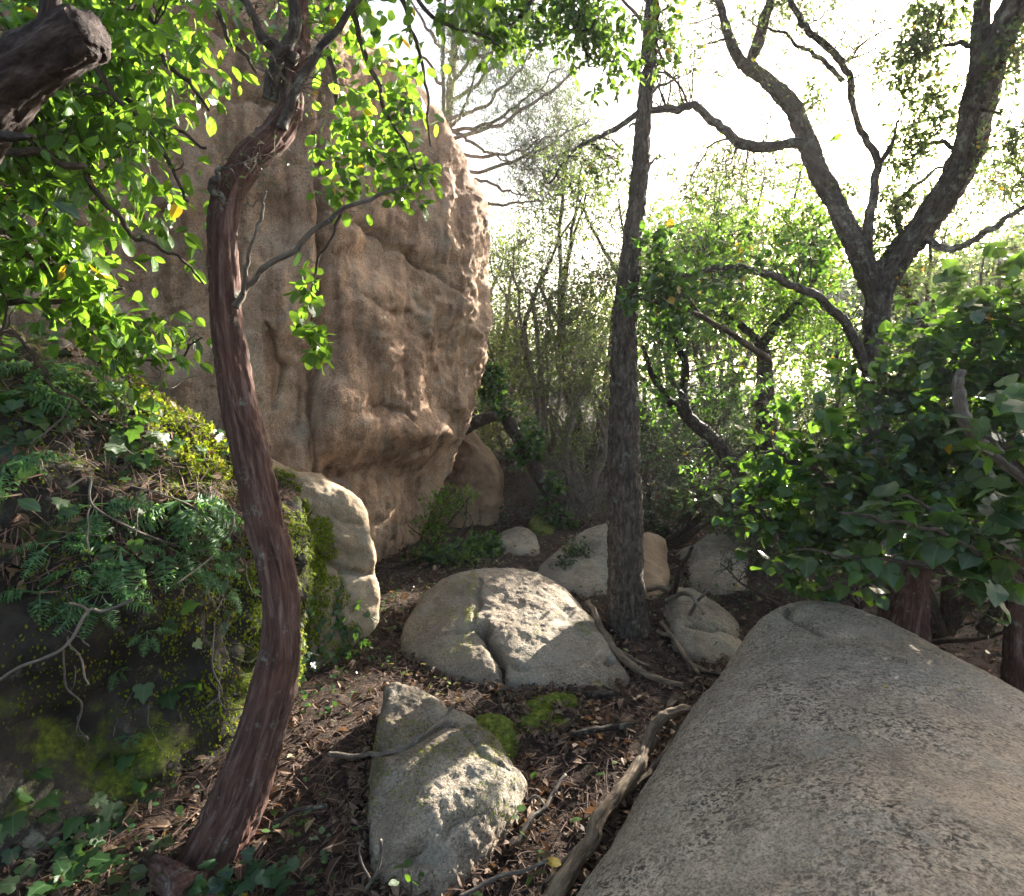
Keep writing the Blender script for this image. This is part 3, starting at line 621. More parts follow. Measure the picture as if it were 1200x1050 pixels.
def crown(parent, skel, blobs, hubs, tips, per, size, tm, lmat, tmat, n_obj=0, spray=.12, drop=0., upn=1.0, far_tm=None, minpx=10, tsides=3, far=False, clump=0., wig=.12, gap=True):
    """fills the blobs with sub-branches, twigs and leaves. skel: list of (P, r) centre lines"""
    S = np.vstack([p for p, r in skel]); sr = np.concatenate([r for p, r in skel])
    H = inblobs(blobs, hubs); HP, Hr = connect(S, sr, H, 9, wig, .05, .03)
    S2 = np.vstack([S, HP.reshape(-1, 3)]); r2 = np.concatenate([sr, Hr.ravel()])
    if clump:                                                       # tips gather round the sub-branches
        k = RNG.integers(0, hubs, tips); T2 = HP[k, RNG.integers(3, HP.shape[1], tips)] + RNG.normal(size=(tips, 3)) * clump
    else: T2 = inblobs(blobs, tips)
    TP, Tr = connect(S2, r2, T2, 3 if far else 4, .14, .02, .008)
    n = len(T2); d = norm(TP[:, -1] - TP[:, -2] + RNG.normal(size=(n, 3)) * .5 + (0, 0, -drop))
    EP = curves(TP[:, -1], d, RNG.uniform(.5, 1.3, n) * spray, 3, .3, -drop * .4); Er = np.full((n, 3), .0014) * np.linspace(1, .5, 3)[None]
    Er = np.minimum(Er, Tr[:, -1:] + .0002)
    twig_obj('twigs', [(HP, Hr), (TP, Tr)] + ([] if far else [(EP, Er)]), tmat, parent, tsides, gap=gap)
    pos, T = on(np.concatenate([TP[:, -2:], EP[:, 1:]], 1), per, .1, 1.)
    m = len(pos); ax = norm(T * .7 + RNG.normal(size=(m, 3)) * .75 + (0, 0, -drop)); nr = norm(RNG.normal(size=(m, 3)) * .55 + (0, 0, upn))
    foliage(pos, ax, nr, RNG.uniform(size[0], size[1], m), tm, lmat, parent, n_obj, far_tm=far_tm, minpx=minpx, gap=gap)

# ---- 1. the twisted trunk at the left
t1 = thing('twisted_tree', at(245, 1040, 1.8) * (1, 1, 0), 'twisted leaning trunk with stringy reddish bark, nearest on the left', 'tree')
pth = [(150, 1190, 1.62, 56), (195, 1100, 1.68, 48), (235, 1030, 1.75, 38), (275, 950, 1.82, 33), (305, 860, 1.88, 30), (325, 780, 1.92, 27), (327, 700, 1.95, 26), (312, 620, 1.97, 27), (296, 540, 1.98, 25), (278, 460, 1.98, 23), (266, 380, 1.98, 21.5), (262, 300, 1.97, 21), (266, 235, 1.97, 21), (290, 190, 2.0, 21), (322, 160, 2.03, 20), (340, 130, 2.05, 18), (342, 95, 2.06, 15), (352, 50, 2.08, 13), (352, 0, 2.1, 12), (362, -60, 2.1, 11), (340, -200, 2.2, 10)]
pth = [(*q[:3], q[3] * (.70 if q[1] < 900 else .8)) for q in pth]
P1, r1 = limb_obj('trunk', pth, M['bark_red'], t1, n=420, sides=72, disp=fib(.20, (42, 42, 3.2), 2))
for q in [[(210, 1100, 1.50, 20), (165, 1100, 1.52, 12), (120, 1090, 1.55, 5)], [(225, 1080, 1.50, 24), (280, 1080, 1.52, 15), (325, 1060, 1.55, 6)], [(222, 1050, 1.56, 22), (190, 1020, 1.66, 11), (170, 1000, 1.74, 5)]]: limb_obj('root', q, M['bark_red'], t1, n=40, sides=20, disp=knots(.25))
tb = []
for q in [[(316, 118, 2.04, 8), (322, 80, 2.0, 7), (345, 25, 1.96, 6), (330, -50, 1.95, 5)], [(262, 240, 1.95, 5), (250, 215, 1.9, 4), (262, 195, 1.88, 2)], [(330, 150, 2.0, 6), (345, 110, 1.98, 5), (375, 60, 1.95, 4), (430, -10, 1.9, 3)], [(348, 70, 2.0, 6), (310, 45, 1.98, 5), (290, 10, 1.95, 4), (250, -40, 1.9, 3)],
          [(275, 360, 1.96, 4), (300, 325, 1.94, 3.2), (345, 290, 1.92, 2.8), (400, 250, 1.9, 2.2), (480, 215, 1.9, 1.2)], [(285, 345, 1.94, 2.5), (292, 300, 1.9, 2), (305, 255, 1.88, 1.6), (312, 225, 1.87, 1)]]:
    tb.append(limb_obj('branch', q, M['bark_grey'] if q[0][1] > 250 else M['bark_oak'], t1, n=50, sides=12, disp=knots(.3), wob=.01, seed=q[0][0]))
# dead twiggy tangle and lichen near its head
crown(t1, tb[:4] + [(P1[300:], r1[300:])], [(345, 60, 2.03, 60, 90, .2), (300, 200, 2.0, 45, 50, .15)], 26, 260, 1, (.012, .02), SMALL, M['leaf_oak'], M['twig_grey'], spray=.07)
# leafy spray with the bright leaves hung between this trunk and the boulder
sh = thing('leafy_branch', at(380, -80, 2.6), 'bright backlit spray of round green leaves hanging before the top of the huge boulder', 'branch')
sk = [limb_obj('branch', q, M['twig'], sh, n=50, sides=8, wob=.02, seed=q[1][0]) for q in
      [[(380, -120, 2.5, 5), (405, -20, 2.5, 4), (430, 60, 2.5, 3.2), (455, 130, 2.5, 2.2), (490, 200, 2.55, 1.2)], [(380, -120, 2.6, 5), (385, 20, 2.7, 4), (395, 120, 2.7, 2.6), (420, 210, 2.7, 1.3)],
       [(430, -120, 2.6, 4), (470, 0, 2.7, 3), (495, 80, 2.7, 2), (505, 170, 2.7, 1)], [(440, -100, 2.4, 3), (500, 10, 2.4, 2.4), (560, 40, 2.4, 1.4), (590, 60, 2.4, .8)], [(400, 250, 2.3, 2), (370, 320, 2.3, 1.6), (362, 400, 2.3, .8)]]]
crown(sh, sk, [(420, 30, 2.6, 75, 70, .3), (455, 140, 2.6, 58, 60, .25, 1.5), (400, 160, 2.6, 35, 70, .2), (470, 205, 2.6, 42, 35, .2, 1.3), (550, 30, 2.5, 45, 35, .2, .5), (395, 225, 2.4, 25, 25, .15), (365, 395, 2.3, 22, 22, .08, .8), (355, 330, 2.3, 25, 40, .1, .4)],
      110, 1000, 4, (.035, .062), ROUND, M['leaf_bright'], M['twig'], 300, drop=.35, spray=.09)
t = thing('leafy_branch', at(700, -260, 3.2), 'high twigs with small green leaves at the top of the sky left of the pine', 'branch')
sk = [limb_obj('branch', q, M['twig'], t, n=40, sides=8, wob=.03, seed=q[1][0]) for q in [[(720, -260, 3.3, 5), (700, -60, 3.2, 3.5), (680, 20, 3.2, 2.4), (690, 80, 3.2, 1.3)], [(720, -260, 3.3, 4), (640, -40, 3.1, 3), (600, 30, 3.1, 1.4)], [(720, -260, 3.3, 4), (760, -60, 3.0, 3), (775, 30, 3.0, 2), (765, 80, 3.0, 1)], [(705, -40, 3.2, 2.5), (700, 10, 3.2, 2), (684, 28, 3.2, 1.6), (682, 36, 3.2, 1)]]]
crown(t, sk, [(690, 30, 3.2, 45, 45, .2, 1.2), (600, 20, 3.1, 50, 32, .2), (650, 5, 3.2, 50, 20, .2), (770, 40, 3.0, 30, 40, .2, .6), (720, 90, 3.2, 30, 25, .15, .5), (585, 60, 3.1, 20, 18, .1, .5)], 60, 520, 4, (.03, .05), OVAL, M['leaf_mid'], M['twig'], 60, drop=.2, spray=.07, minpx=8, gap=False)
t = thing('leafy_branch', at(760, 330, 3.3), 'twigs of small leaves growing across the middle of the pine trunk and to its right', 'branch')
sk = [limb_obj('branch', q, M['twig'], t, n=30, sides=8, wob=.02, seed=q[1][0]) for q in [[(900, 420, 4.2, 4), (820, 370, 3.7, 3), (760, 350, 3.3, 1.5), (735, 345, 3.25, .8)], [(820, 370, 3.7, 3), (780, 310, 3.5, 2), (770, 270, 3.4, 1)]]]
crown(t, sk, [(745, 345, 3.28, 20, 18, .08), (780, 330, 3.4, 30, 30, .15), (770, 290, 3.4, 22, 26, .1, .8), (790, 380, 3.5, 28, 30, .1)], 20, 150, 4, (.035, .055), ROUND, M['leaf_ivy'], M['twig'], 120, spray=.06, minpx=7)
# an unseen evergreen added behind the camera, its crown cutting skylight on the left
t = thing('added_shade_tree', (-2.6, -1.6, 0), 'dense unseen evergreen added behind the viewpoint to shade the left bank', 'tree')
P = spline([(-2.6, -1.6, -.1), (-2.5, -1.5, 2.0), (-2.2, -1.2, 4.2)], 30); V, F, co = tube(P, np.linspace(.16, .07, 30), 14, knots(.2)); mesh('trunk', V, F, M['bark_oak'], t, True, bark=co)
sk0 = (P, np.linspace(.16, .07, 30)); c_ = np.array([(-2.2, -.6, 4.3), (-2.6, .9, 4.6), (-.6, -.9, 4.4), (-.9, .6, 4.9), (.9, -1.4, 4.6)])
T2 = c_[RNG.integers(0, 5, 620)] + norm(RNG.normal(size=(620, 3))) * RNG.uniform(0, 1, (620, 1)) ** .4 * (1.2, 1.2, .6)
HP, Hr = connect(P, sk0[1], T2[:60], 9, .15, .05, .04); TP, Tr = connect(HP.reshape(-1, 3), Hr.ravel(), T2[60:], 6, .14, .02, .01); twig_obj('twigs', [(HP, Hr), (TP, Tr)], M['twig'], t)
p_, T_a = on(TP[:, 2:], 7, 0, 1); m = len(p_); p_ = p_ + RNG.normal(size=p_.shape) * .08; foliage(p_, norm(T_a + RNG.normal(size=(m, 3))), norm(RNG.normal(size=(m, 3)) * .6 + (0, 0, 1.)), RNG.uniform(.08, .13, m), SMALL, M['leaf_dark'], t)
# ---- 2. leafy shrub crossing the upper left
s2 = thing('leafy_shrub', at(-200, 250, 1.9), 'leafy shrub with long green leaves and thin dark stems crossing the upper left', 'shrub')
sk = [limb_obj('stem', q, M['twig'], s2, n=50, sides=8, wob=.03, seed=q[1][1]) for q in
      [[(-200, 120, 1.7, 7), (0, 175, 1.7, 5), (90, 190, 1.75, 4), (135, 260, 1.85, 3), (190, 290, 1.9, 2), (235, 330, 2.0, 1.2)], [(-200, 230, 1.7, 6), (0, 270, 1.8, 4), (60, 320, 1.9, 3), (110, 390, 2.1, 2.4), (170, 420, 2.2, 1.6), (240, 400, 2.2, 1)],
       [(-40, -150, 1.9, 6), (60, 0, 1.9, 4.5), (115, 80, 1.9, 3.6), (180, 170, 1.95, 2.5), (225, 240, 2.0, 1.2)], [(100, -150, 2.1, 5), (165, 0, 2.1, 4), (190, 60, 2.1, 3), (240, 130, 2.1, 1.6)], [(-200, 400, 1.8, 6), (-20, 360, 1.9, 4), (60, 350, 1.9, 3), (150, 345, 2.0, 1.4)],
       [(-200, 30, 1.9, 6), (40, 60, 2.0, 4), (160, 130, 2.1, 3), (240, 175, 2.2, 1.4)], [(220, -120, 2.3, 4), (260, 20, 2.3, 3), (300, 90, 2.3, 1.6)], [(-50, 420, 1.7, 4), (20, 390, 1.8, 3), (60, 450, 1.9, 2), (150, 500, 2.2, 1.2)]]]
crown(s2, sk, [(110, 60, 2.1, 130, 75, .35, 1.2), (215, 60, 2.2, 70, 90, .3, 1.1), (120, 190, 2.0, 110, 80, .35, 1.3), (30, 130, 1.8, 60, 60, .2), (60, 300, 1.9, 80, 70, .3, 1.1), (190, 260, 2.1, 45, 60, .2, .9), (150, 380, 2.1, 80, 45, .25, .9), (-60, 200, 1.9, 60, 200, .3), (330, 20, 2.3, 50, 60, .2, .8), (150, 450, 2.3, 50, 30, .1, .5), (240, 400, 2.3, 20, 20, .1, .4)],
      160, 1450, 4, (.032, .078), OVAL, M['leaf_bright'], M['twig'], 300, drop=.5, spray=.1)
for q, s_ in [((60, 235, 1.5), .075), ((20, 585, 1.4), .06)]:
    p = at(*q)[None]; leaf_objects('leaf', p, np.array([[.8, .1, -.45]]), np.array([[.2, -.6, .8]]), [s_], OVAL, M['leaf_big'], s2)
# ---- 3. sawn off limb
SC[0] = .62
lg = thing('dead_limb', at(-150, 260, 1.3), 'thick dead limb with a broken stub poking in at the top left corner', 'dead branch')
limb_obj('limb', [(-160, 290, 1.35, 50), (-60, 180, 1.33, 48), (0, 108, 1.3, 46), (45, 72, 1.28, 45), (88, 46, 1.27, 44), (104, 38, 1.27, 40), (110, 34, 1.265, 30)], M['bark_log'], lg, n=220, sides=64, disp=fib(.16, (34, 34, 6), 7))
limb_obj('stub', [(45, 60, 1.27, 22), (60, 20, 1.25, 15), (58, -30, 1.24, 12), (50, -80, 1.2, 10)], M['bark_log'], lg, n=60, sides=24, disp=fib(.2, (34, 34, 6), 9))
limb_obj('stub', [(-20, 160, 1.25, 14), (15, 160, 1.2, 8), (40, 160, 1.18, 3)], M['bark_dark'], lg, n=30, sides=12, disp=knots(.3))
# ---- 4. pine on the path
SC[0] = .74
t4 = thing('pine_tree', at(735, 750, 3.45) * (1, 1, 0), 'tall straight pine with dark furrowed bark in the middle of the view', 'tree')
P4, r4 = limb_obj('trunk', [(738, 790, 3.45, 48), (736, 762, 3.45, 40), (735, 735, 3.46, 33), (734, 690, 3.47, 29), (733, 620, 3.48, 27), (731, 540, 3.5, 25), (731, 450, 3.55, 21.5), (733, 370, 3.6, 18), (741, 280, 3.65, 14.5), (750, 200, 3.7, 13), (755, 130, 3.75, 11.5), (760, 50, 3.8, 10), (764, -40, 3.85, 9), (766, -300, 3.95, 8), (780, -800, 4.1, 5)],
    M['bark_pine'], t4, n=440, sides=56, disp=plates(.013, (30, 30, 11), 3))
for q in [[(738, 770, 3.44, 16), (700, 800, 3.3, 11), (672, 822, 3.1, 5)], [(745, 770, 3.44, 16), (775, 786, 3.4, 9), (800, 800, 3.3, 4)]]: limb_obj('root', q, M['bark_pine'], t4, n=40, sides=16, disp=knots(.25))
for v, a, b in [(118, 800, 90), (95, 720, 60), (205, 775, 185), (30, 700, -20), (-60, 850, -160), (160, 735, 150)]:
    limb_obj('dead_branch', [(755, v, 3.76, 3), ((755 + a) / 2, (v + b) / 2 - 6, 3.74, 2.2), (a, b, 3.7, 1)], M['twig_grey'], t4, n=16, sides=8, wob=.02, seed=v)
br = [limb_obj('branch', [(768, v, 3.95, 7), (768 + dx * .5, v - 80, 3.9 + dy * .5, 5), (768 + dx, v - 60, 3.9 + dy, 2)], M['bark_pine'], t4, n=24, sides=8) for v, dx, dy in [(-300, 400, .4), (-380, -380, .3), (-450, 250, 1.2), (-500, -250, -1.1), (-560, 300, -.8), (-650, -200, .8)]]
crown(t4, br, [(768 + dx * .8, v - 80, 3.9 + dy * .8, 160, 90, .7) for v, dx, dy in [(-300, 400, .4), (-380, -380, .3), (-450, 250, 1.2), (-500, -250, -1.1), (-560, 300, -.8), (-650, -200, .8)]], 60, 700, 9, (.07, .11), NEEDLE, M['needles'], M['twig'], spray=.12)
# ---- 5. forked oak
SC[0] = .63
t5 = thing('oak_tree', at(1010, 690, 4.2) * (1, 1, 0), 'big forked oak at the right, two heavy limbs spreading in a V against the sun', 'tree')
D5 = lambda s: knots(.22, s)
P5, r5 = limb_obj('trunk', [(1000, 700, 4.25, 30), (1010, 620, 4.2, 24), (1018, 540, 4.15, 21), (1022, 460, 4.1, 19), (1026, 400, 4.05, 18.5), (1029, 350, 4.0, 21), (1032, 315, 3.98, 22)], M['bark_oak'], t5, n=160, sides=40, disp=D5(1))
L = {}
L['R'] = limb_obj('limb', [(1027, 352, 4.0, 15), (1040, 322, 3.97, 21), (1062, 288, 3.9, 22), (1092, 250, 3.82, 22), (1122, 205, 3.72, 23), (1138, 165, 3.62, 24), (1147, 115, 3.52, 25), (1160, 70, 3.42, 24), (1185, 20, 3.32, 22), (1215, -50, 3.2, 20), (1260, -200, 3.1, 15)], M['bark_oak'], t5, n=200, sides=40, disp=D5(2))
L['R2'] = limb_obj('limb', [(1148, 130, 3.5, 14), (1147, 80, 3.47, 12), (1150, 20, 3.42, 11), (1152, -60, 3.4, 9), (1120, -200, 3.4, 6)], M['bark_oak'], t5, n=100, sides=24, disp=D5(3))
L['Lf'] = limb_obj('limb', [(1030, 355, 4.0, 16), (1015, 315, 4.0, 19), (1000, 280, 4.02, 17), (980, 240, 4.04, 15), (962, 205, 4.05, 15), (946, 168, 4.06, 15), (935, 138, 4.07, 13), (918, 112, 4.08, 12), (890, 88, 4.1, 11), (868, 72, 4.1, 9), (855, 45, 4.1, 7), (845, 10, 4.12, 6), (832, -40, 4.14, 5)], M['bark_oak'], t5, n=200, sides=32, disp=D5(4))
L['b1'] = limb_obj('branch', [(876, 78, 4.1, 8), (888, 52, 4.1, 9), (895, 25, 4.05, 8), (905, -5, 4.0, 7), (915, -60, 4.0, 5)], M['bark_oak'], t5, n=60, sides=20, disp=D5(5))
L['b2'] = limb_obj('branch', [(948, 172, 4.06, 9), (928, 168, 4.03, 8), (890, 172, 4.0, 7.5), (858, 162, 3.97, 7), (840, 145, 3.95, 6.5), (812, 124, 3.92, 6), (790, 130, 3.9, 5.5), (750, 132, 3.86, 5), (715, 155, 3.83, 4), (690, 165, 3.8, 3.5), (665, 185, 3.8, 2.6), (645, 215, 3.8, 1.5)], M['bark_oak'], t5, n=120, sides=16, disp=D5(6), wob=.015)
L['b3'] = limb_obj('branch', [(1016, 305, 3.98, 8), (1017, 265, 3.95, 7), (1024, 225, 3.93, 6.5), (1027, 192, 3.9, 6), (1012, 158, 3.88, 4.8), (998, 120, 3.86, 4.6), (997, 98, 3.86, 5), (984, 70, 3.85, 5), (955, 42, 3.84, 5), (935, 20, 3.82, 4.5), (918, -20, 3.8, 4)], M['bark_oak'], t5, n=140, sides=16, disp=D5(7), wob=.015)
L['b4'] = limb_obj('branch', [(1027, 196, 3.9, 4.5), (1040, 178, 3.88, 3.8), (1048, 160, 3.86, 2.4), (1051, 143, 3.85, 1.6)], M['bark_oak'], t5, n=24, sides=12, disp=D5(8))
L['b5'] = limb_obj('branch', [(1014, 432, 4.07, 8), (1002, 400, 4.0, 7.5), (985, 372, 3.93, 7), (962, 352, 3.85, 6.5), (930, 335, 3.75, 6), (900, 322, 3.68, 5.5), (868, 315, 3.6, 5), (830, 316, 3.55, 4), (795, 326, 3.5, 3), (752, 340, 3.45, 1.6)], M['bark_oak'], t5, n=120, sides=16, disp=D5(9), wob=.015)
L['b6'] = limb_obj('branch', [(988, 95, 3.86, 4), (960, 68, 3.86, 3.6), (940, 55, 3.85, 2.6), (915, 40, 3.84, 2), (880, 25, 3.8, 1)], M['bark_oak'], t5, n=50, sides=10, disp=D5(10), wob=.02)
L['b7'] = limb_obj('branch', [(1078, 275, 3.86, 6), (1110, 292, 3.7, 5.5), (1150, 275, 3.55, 5), (1180, 255, 3.45, 4.5), (1230, 225, 3.35, 3)], M['bark_oak'], t5, n=60, sides=12, disp=D5(11), wob=.02)
L['b8'] = limb_obj('branch', [(1052, 318, 4.1, 9), (1066, 340, 4.3, 9), (1078, 370, 4.5, 10), (1085, 420, 4.7, 11)], M['bark_oak'], t5, n=50, sides=16, disp=D5(12))
L['b9'] = limb_obj('branch', [(1148, 60, 3.44, 5), (1120, 50, 3.5, 3.5), (1085, 60, 3.55, 2), (1060, 75, 3.6, 1)], M['bark_oak'], t5, n=40, sides=10, disp=D5(13), wob=.02)
L['b10'] = limb_obj('branch', [(1130, 185, 3.66, 4), (1100, 165, 3.8, 3), (1075, 180, 3.9, 2.4), (1060, 215, 4.0, 1.4)], M['bark_oak'], t5, n=40, sides=10, disp=D5(14), wob=.02)
L['b11'] = limb_obj('branch', [(1060, 290, 3.95, 4), (1050, 240, 4.0, 3.5), (1095, 200, 4.1, 2.6), (1110, 190, 4.2, 1.4)], M['bark_oak'], t5, n=40, sides=10, disp=D5(15), wob=.02)
SK5 = list(L.values())
crown(t5, SK5, [(1060, 75, 3.6, 35, 30, .15), (1078, 45, 3.6, 20, 45, .15), (1085, 105, 3.65, 28, 25, .15), (1065, 175, 3.9, 30, 40, .15), (1050, 245, 4.0, 38, 35, .15), (955, 120, 4.0, 12, 28, .08), (1040, 290, 4.0, 30, 25, .15), (990, 225, 4.0, 14, 14, .1), (1100, 215, 3.9, 30, 25, .1, .4),
     (800, 60, 4.1, 55, 70, .3, .22), (930, 5, 4.0, 60, 30, .3, .5), (1185, 170, 3.3, 30, 60, .2, .8), (1190, 60, 3.3, 30, 40, .2, .9), (1110, 20, 3.5, 40, 40, .2, .6), (1090, 140, 3.8, 50, 30, .2, .6), (1060, 330, 4.0, 40, 25, .2, .6), (700, 200, 3.8, 50, 35, .2, .3), (820, 200, 4.0, 60, 30, .2, .2)], 150, 1700, 6, (.028, .045), SMALL, M['leaf_oak'], M['twig'], spray=.08, gap=False)
crown(t5, [L['b2'], L['b3'], L['b6'], L['Lf']], [(690, 190, 3.8, 70, 40, .2), (790, 40, 4.0, 70, 60, .3, .5), (850, 210, 3.9, 70, 40, .2, .7), (920, 60, 3.9, 80, 70, .3), (1000, 60, 3.8, 70, 80, .3, .7)], 90, 1300, 1, (.022, .034), SMALL, M['leaf_oak'], M['twig'], spray=.16, gap=False)
crown(t5, [L['b5']], [(840, 330, 3.6, 70, 26, .25), (780, 335, 3.5, 35, 25, .2), (930, 300, 3.9, 50, 25, .2)], 24, 160, 4, (.035, .055), ROUND, M['leaf_ivy'], M['twig'], 120, spray=.08)
# the rest of its crown, above and beside the picture
crown(t5, [L['R'], L['R2'], L['b7'], L['b1']], [(1300, -260, 3.0, 300, 150, .9), (1000, -330, 3.6, 260, 130, .8), (1150, -120, 3.2, 80, 50, .3, .7)], 60, 520, 4, (.03, .05), SMALL, M['leaf_oak'], M['twig'], spray=.1)
SC[0] = .85
# ---- 6. ivy clad slender tree, leaning dark branches
t6 = thing('slender_tree', at(898, 600, 5.0) * (1, 1, 0), 'slender dark trunk with ivy forking low behind the right bushes', 'tree')
s6 = [limb_obj('trunk', [(905, 640, 5.0, 17), (900, 560, 5.0, 15), (898, 480, 5.0, 12), (896, 430, 5.0, 9), (893, 400, 5.0, 7)], M['bark_dark'], t6, n=60, sides=20, disp=D5(20)),
      limb_obj('limb', [(893, 405, 5.0, 6), (905, 385, 4.98, 5), (925, 365, 4.95, 4.5), (950, 335, 4.9, 3), (965, 290, 4.9, 2)], M['bark_dark'], t6, n=40, sides=12, disp=D5(21), wob=.02),
      limb_obj('limb', [(893, 408, 5.0, 6), (880, 390, 5.0, 5), (858, 375, 5.0, 4.5), (840, 350, 5.0, 3), (830, 300, 5.0, 2)], M['bark_dark'], t6, n=40, sides=12, disp=D5(22), wob=.02)]
crown(t6, s6, [(850, 290, 5.0, 75, 70, .6), (900, 250, 5.1, 60, 50, .5), (960, 300, 5.0, 50, 60, .5), (900, 350, 5.0, 90, 45, .5, 1.2), (800, 370, 4.9, 45, 60, .4, 1.2), (960, 400, 4.9, 50, 50, .4), (895, 470, 4.95, 20, 50, .15, .8)], 110, 1500, 7, (.035, .06), ROUND, M['leaf_mid'], M['twig'], 220, spray=.1, minpx=6.5, clump=.13, far_tm=SMALL)
t7 = thing('leaning_tree', at(885, 620, 4.4) * (1, 1, 0), 'thin dark crooked trunk leaning left, low behind the right bushes', 'tree')
s7 = [limb_obj('trunk', [(905, 640, 4.4, 11), (880, 580, 4.4, 9), (860, 545, 4.4, 8.5), (835, 515, 4.4, 8), (808, 490, 4.4, 7.5), (800, 460, 4.4, 5.5), (803, 430, 4.4, 4.5), (790, 390, 4.4, 3.5), (775, 340, 4.4, 2)], M['bark_dark'], t7, n=100, sides=16, disp=D5(23), wob=.01),
      limb_obj('branch', [(805, 488, 4.4, 5.5), (785, 470, 4.38, 4.5), (765, 440, 4.35, 3.5), (752, 405, 4.3, 2)], M['bark_dark'], t7, n=40, sides=12, disp=D5(24), wob=.01)]
crown(t7, s7, [(785, 400, 4.4, 45, 60, .3), (770, 470, 4.4, 30, 40, .3), (860, 470, 4.5, 60, 50, .3), (820, 560, 4.6, 60, 45, .4, .8)], 50, 420, 5, (.035, .055), ROUND, M['leaf_ivy'], M['twig'], 100, spray=.09, minpx=7, far_tm=SMALL)
SC[0] = .65
# ---- 7. conifer behind the outcrop
t8 = thing('bare_conifer', at(528, 420, 8.2) * (1, 1, 0), 'bare limbed conifer rising behind the top of the huge boulder', 'tree')
s8 = [limb_obj('trunk', [(522, 420, 8.2, 9), (524, 200, 8.2, 8), (527, 120, 8.2, 7), (532, 60, 8.2, 6), (536, 0, 8.2, 5.5), (538, -150, 8.2, 4)], M['bark_grey'], t8, n=60, sides=14, disp=D5(30)),
      limb_obj('trunk', [(518, 250, 7.8, 4), (520, 120, 7.8, 3.4), (519, 60, 7.8, 3), (525, -60, 7.8, 2.4)], M['bark_grey'], t8, n=40, sides=10, disp=D5(30))]
for k, (v, a, b, m) in enumerate([(155, 655, 80, .35), (140, 640, 40, .3), (165, 740, 20, .7), (120, 640, -20, .3), (180, 650, 160, .25), (195, 620, 230, .1), (150, 565, 60, .2), (100, 600, -60, .3), (70, 660, 10, .4), (60, 470, -30, .2), (40, 600, 40, .2), (100, 480, 30, .2), (205, 690, 140, .3), (230, 640, 235, .0), (150, 600, 190, .1), (20, 640, -80, .3)]):
    s8.append(limb_obj('branch', [(526, v, 8.1, 3.6), (526 + (a - 526) * .35, v + (b - v) * .25 + 8, 7.9 - m, 3), (526 + (a - 526) * .7, v + (b - v) * .62 + 6, 7.7 - m, 2.2), (a, b, 7.5 - m, 1)], M['bark_grey'], t8, n=30, sides=8, wob=.05, seed=k * 3))
crown(t8, s8[2:], [(600, 90, 7.5, 90, 80, .5), (650, 150, 7.4, 60, 60, .5), (560, 30, 7.8, 60, 40, .5), (620, 200, 7.5, 50, 40, .5)], 170, 1700, 11, (.08, .14), NEEDLE, M['needles'], M['twig_grey'], spray=.26, gap=False)

SC[0] = 1.
# ---- 8. scrub and trees further back
def bush(name, base, blobs, label, cat, lm, tm, stems, hubs, tips, per, size, tmat='twig', group=None, n_obj=0, rpx_=5, **k):
    t = thing(name, at(*base) * (1, 1, 0) + (0, 0, float(hgt(*at(*base)[:2]))), label, cat, group)
    b0 = origin_of(t) + (0, 0, -.1); C_ = inblobs(blobs, stems); sk = []
    tu = []
    for c in C_:
        m = (b0 * .5 + c * .5) + RNG.normal(size=3) * .12 * np.linalg.norm(c - b0) * (1, 1, .3); P = spline([b0 + RNG.normal(size=3) * (.12, .12, 0), m, c], 22)
        P += .05 * np.stack([fbm(P, 2, 2.5, seed=q) for q in range(3)], 1); r = rpx(rpx_, b0) * np.linspace(1, .25, 22) * RNG.uniform(.6, 1.1)
        sk.append((P, r)); V, F, co = tube(P, r, 7, knots(.25)); mesh('stem', V, F, M['twig' if tmat == 'twig' else tmat], t, True, bark=co)
    if base[2] > 6.8: k.setdefault('far', True); k.pop('tsides', None); k.setdefault('far_tm', DIAM)
    crown(t, sk, blobs, hubs, tips, per, size, tm, M[lm], M[tmat], n_obj, **k); return t
bush('scrub_tree', (640, 560, 7.6), [(620, 330, 7.6, 60, 55, .6), (600, 400, 7.4, 50, 60, .5), (670, 380, 7.6, 50, 60, .6), (640, 290, 7.8, 45, 25, .4)], 'pale olive scrub tree right beside the edge of the huge boulder', 'tree', 'leaf_olive', SMALL, 7, 120, 2300, 5, (.03, .045), 'twig_grey', spray=.13, clump=.16)
bush('scrub_tree', (690, 560, 8.2), [(690, 230, 8.2, 60, 60, .6, .8), (650, 215, 8.2, 50, 40, .5, .6), (680, 140, 8.0, 55, 30, .5, .6), (620, 250, 8.0, 35, 35, .4, .5), (720, 300, 8.2, 40, 70, .5, .8), (690, 180, 8.0, 60, 25, .4, .6), (700, 340, 8, 45, 50, .5)], 'thin scrub tree with green crown against the sky left of the pine', 'tree', 'leaf_olive', SMALL, 7, 120, 2600, 6, (.035, .055), 'twig', spray=.16, clump=.18)
bush('scrub_tree', (560, 560, 9.5), [(575, 360, 9.5, 45, 70, .7), (600, 300, 9.6, 40, 40, .7), (590, 450, 9.3, 60, 50, .6), (560, 255, 9.5, 35, 50, .5, .3)], 'far grey green tree seen past the right edge of the huge boulder', 'tree', 'leaf_olive', SMALL, 6, 100, 1700, 5, (.04, .06), 'twig_grey', spray=.18, clump=.2)
bush('scrub_bush', (680, 600, 6.9), [(690, 440, 6.9, 40, 60, .5), (640, 450, 7.0, 40, 45, .4), (660, 520, 6.8, 60, 50, .4, .5)], 'twiggy scrub bush just left of the pine trunk', 'bush', 'leaf_olive', SMALL, 9, 160, 2200, 4, (.025, .04), 'twig_grey', spray=.1)
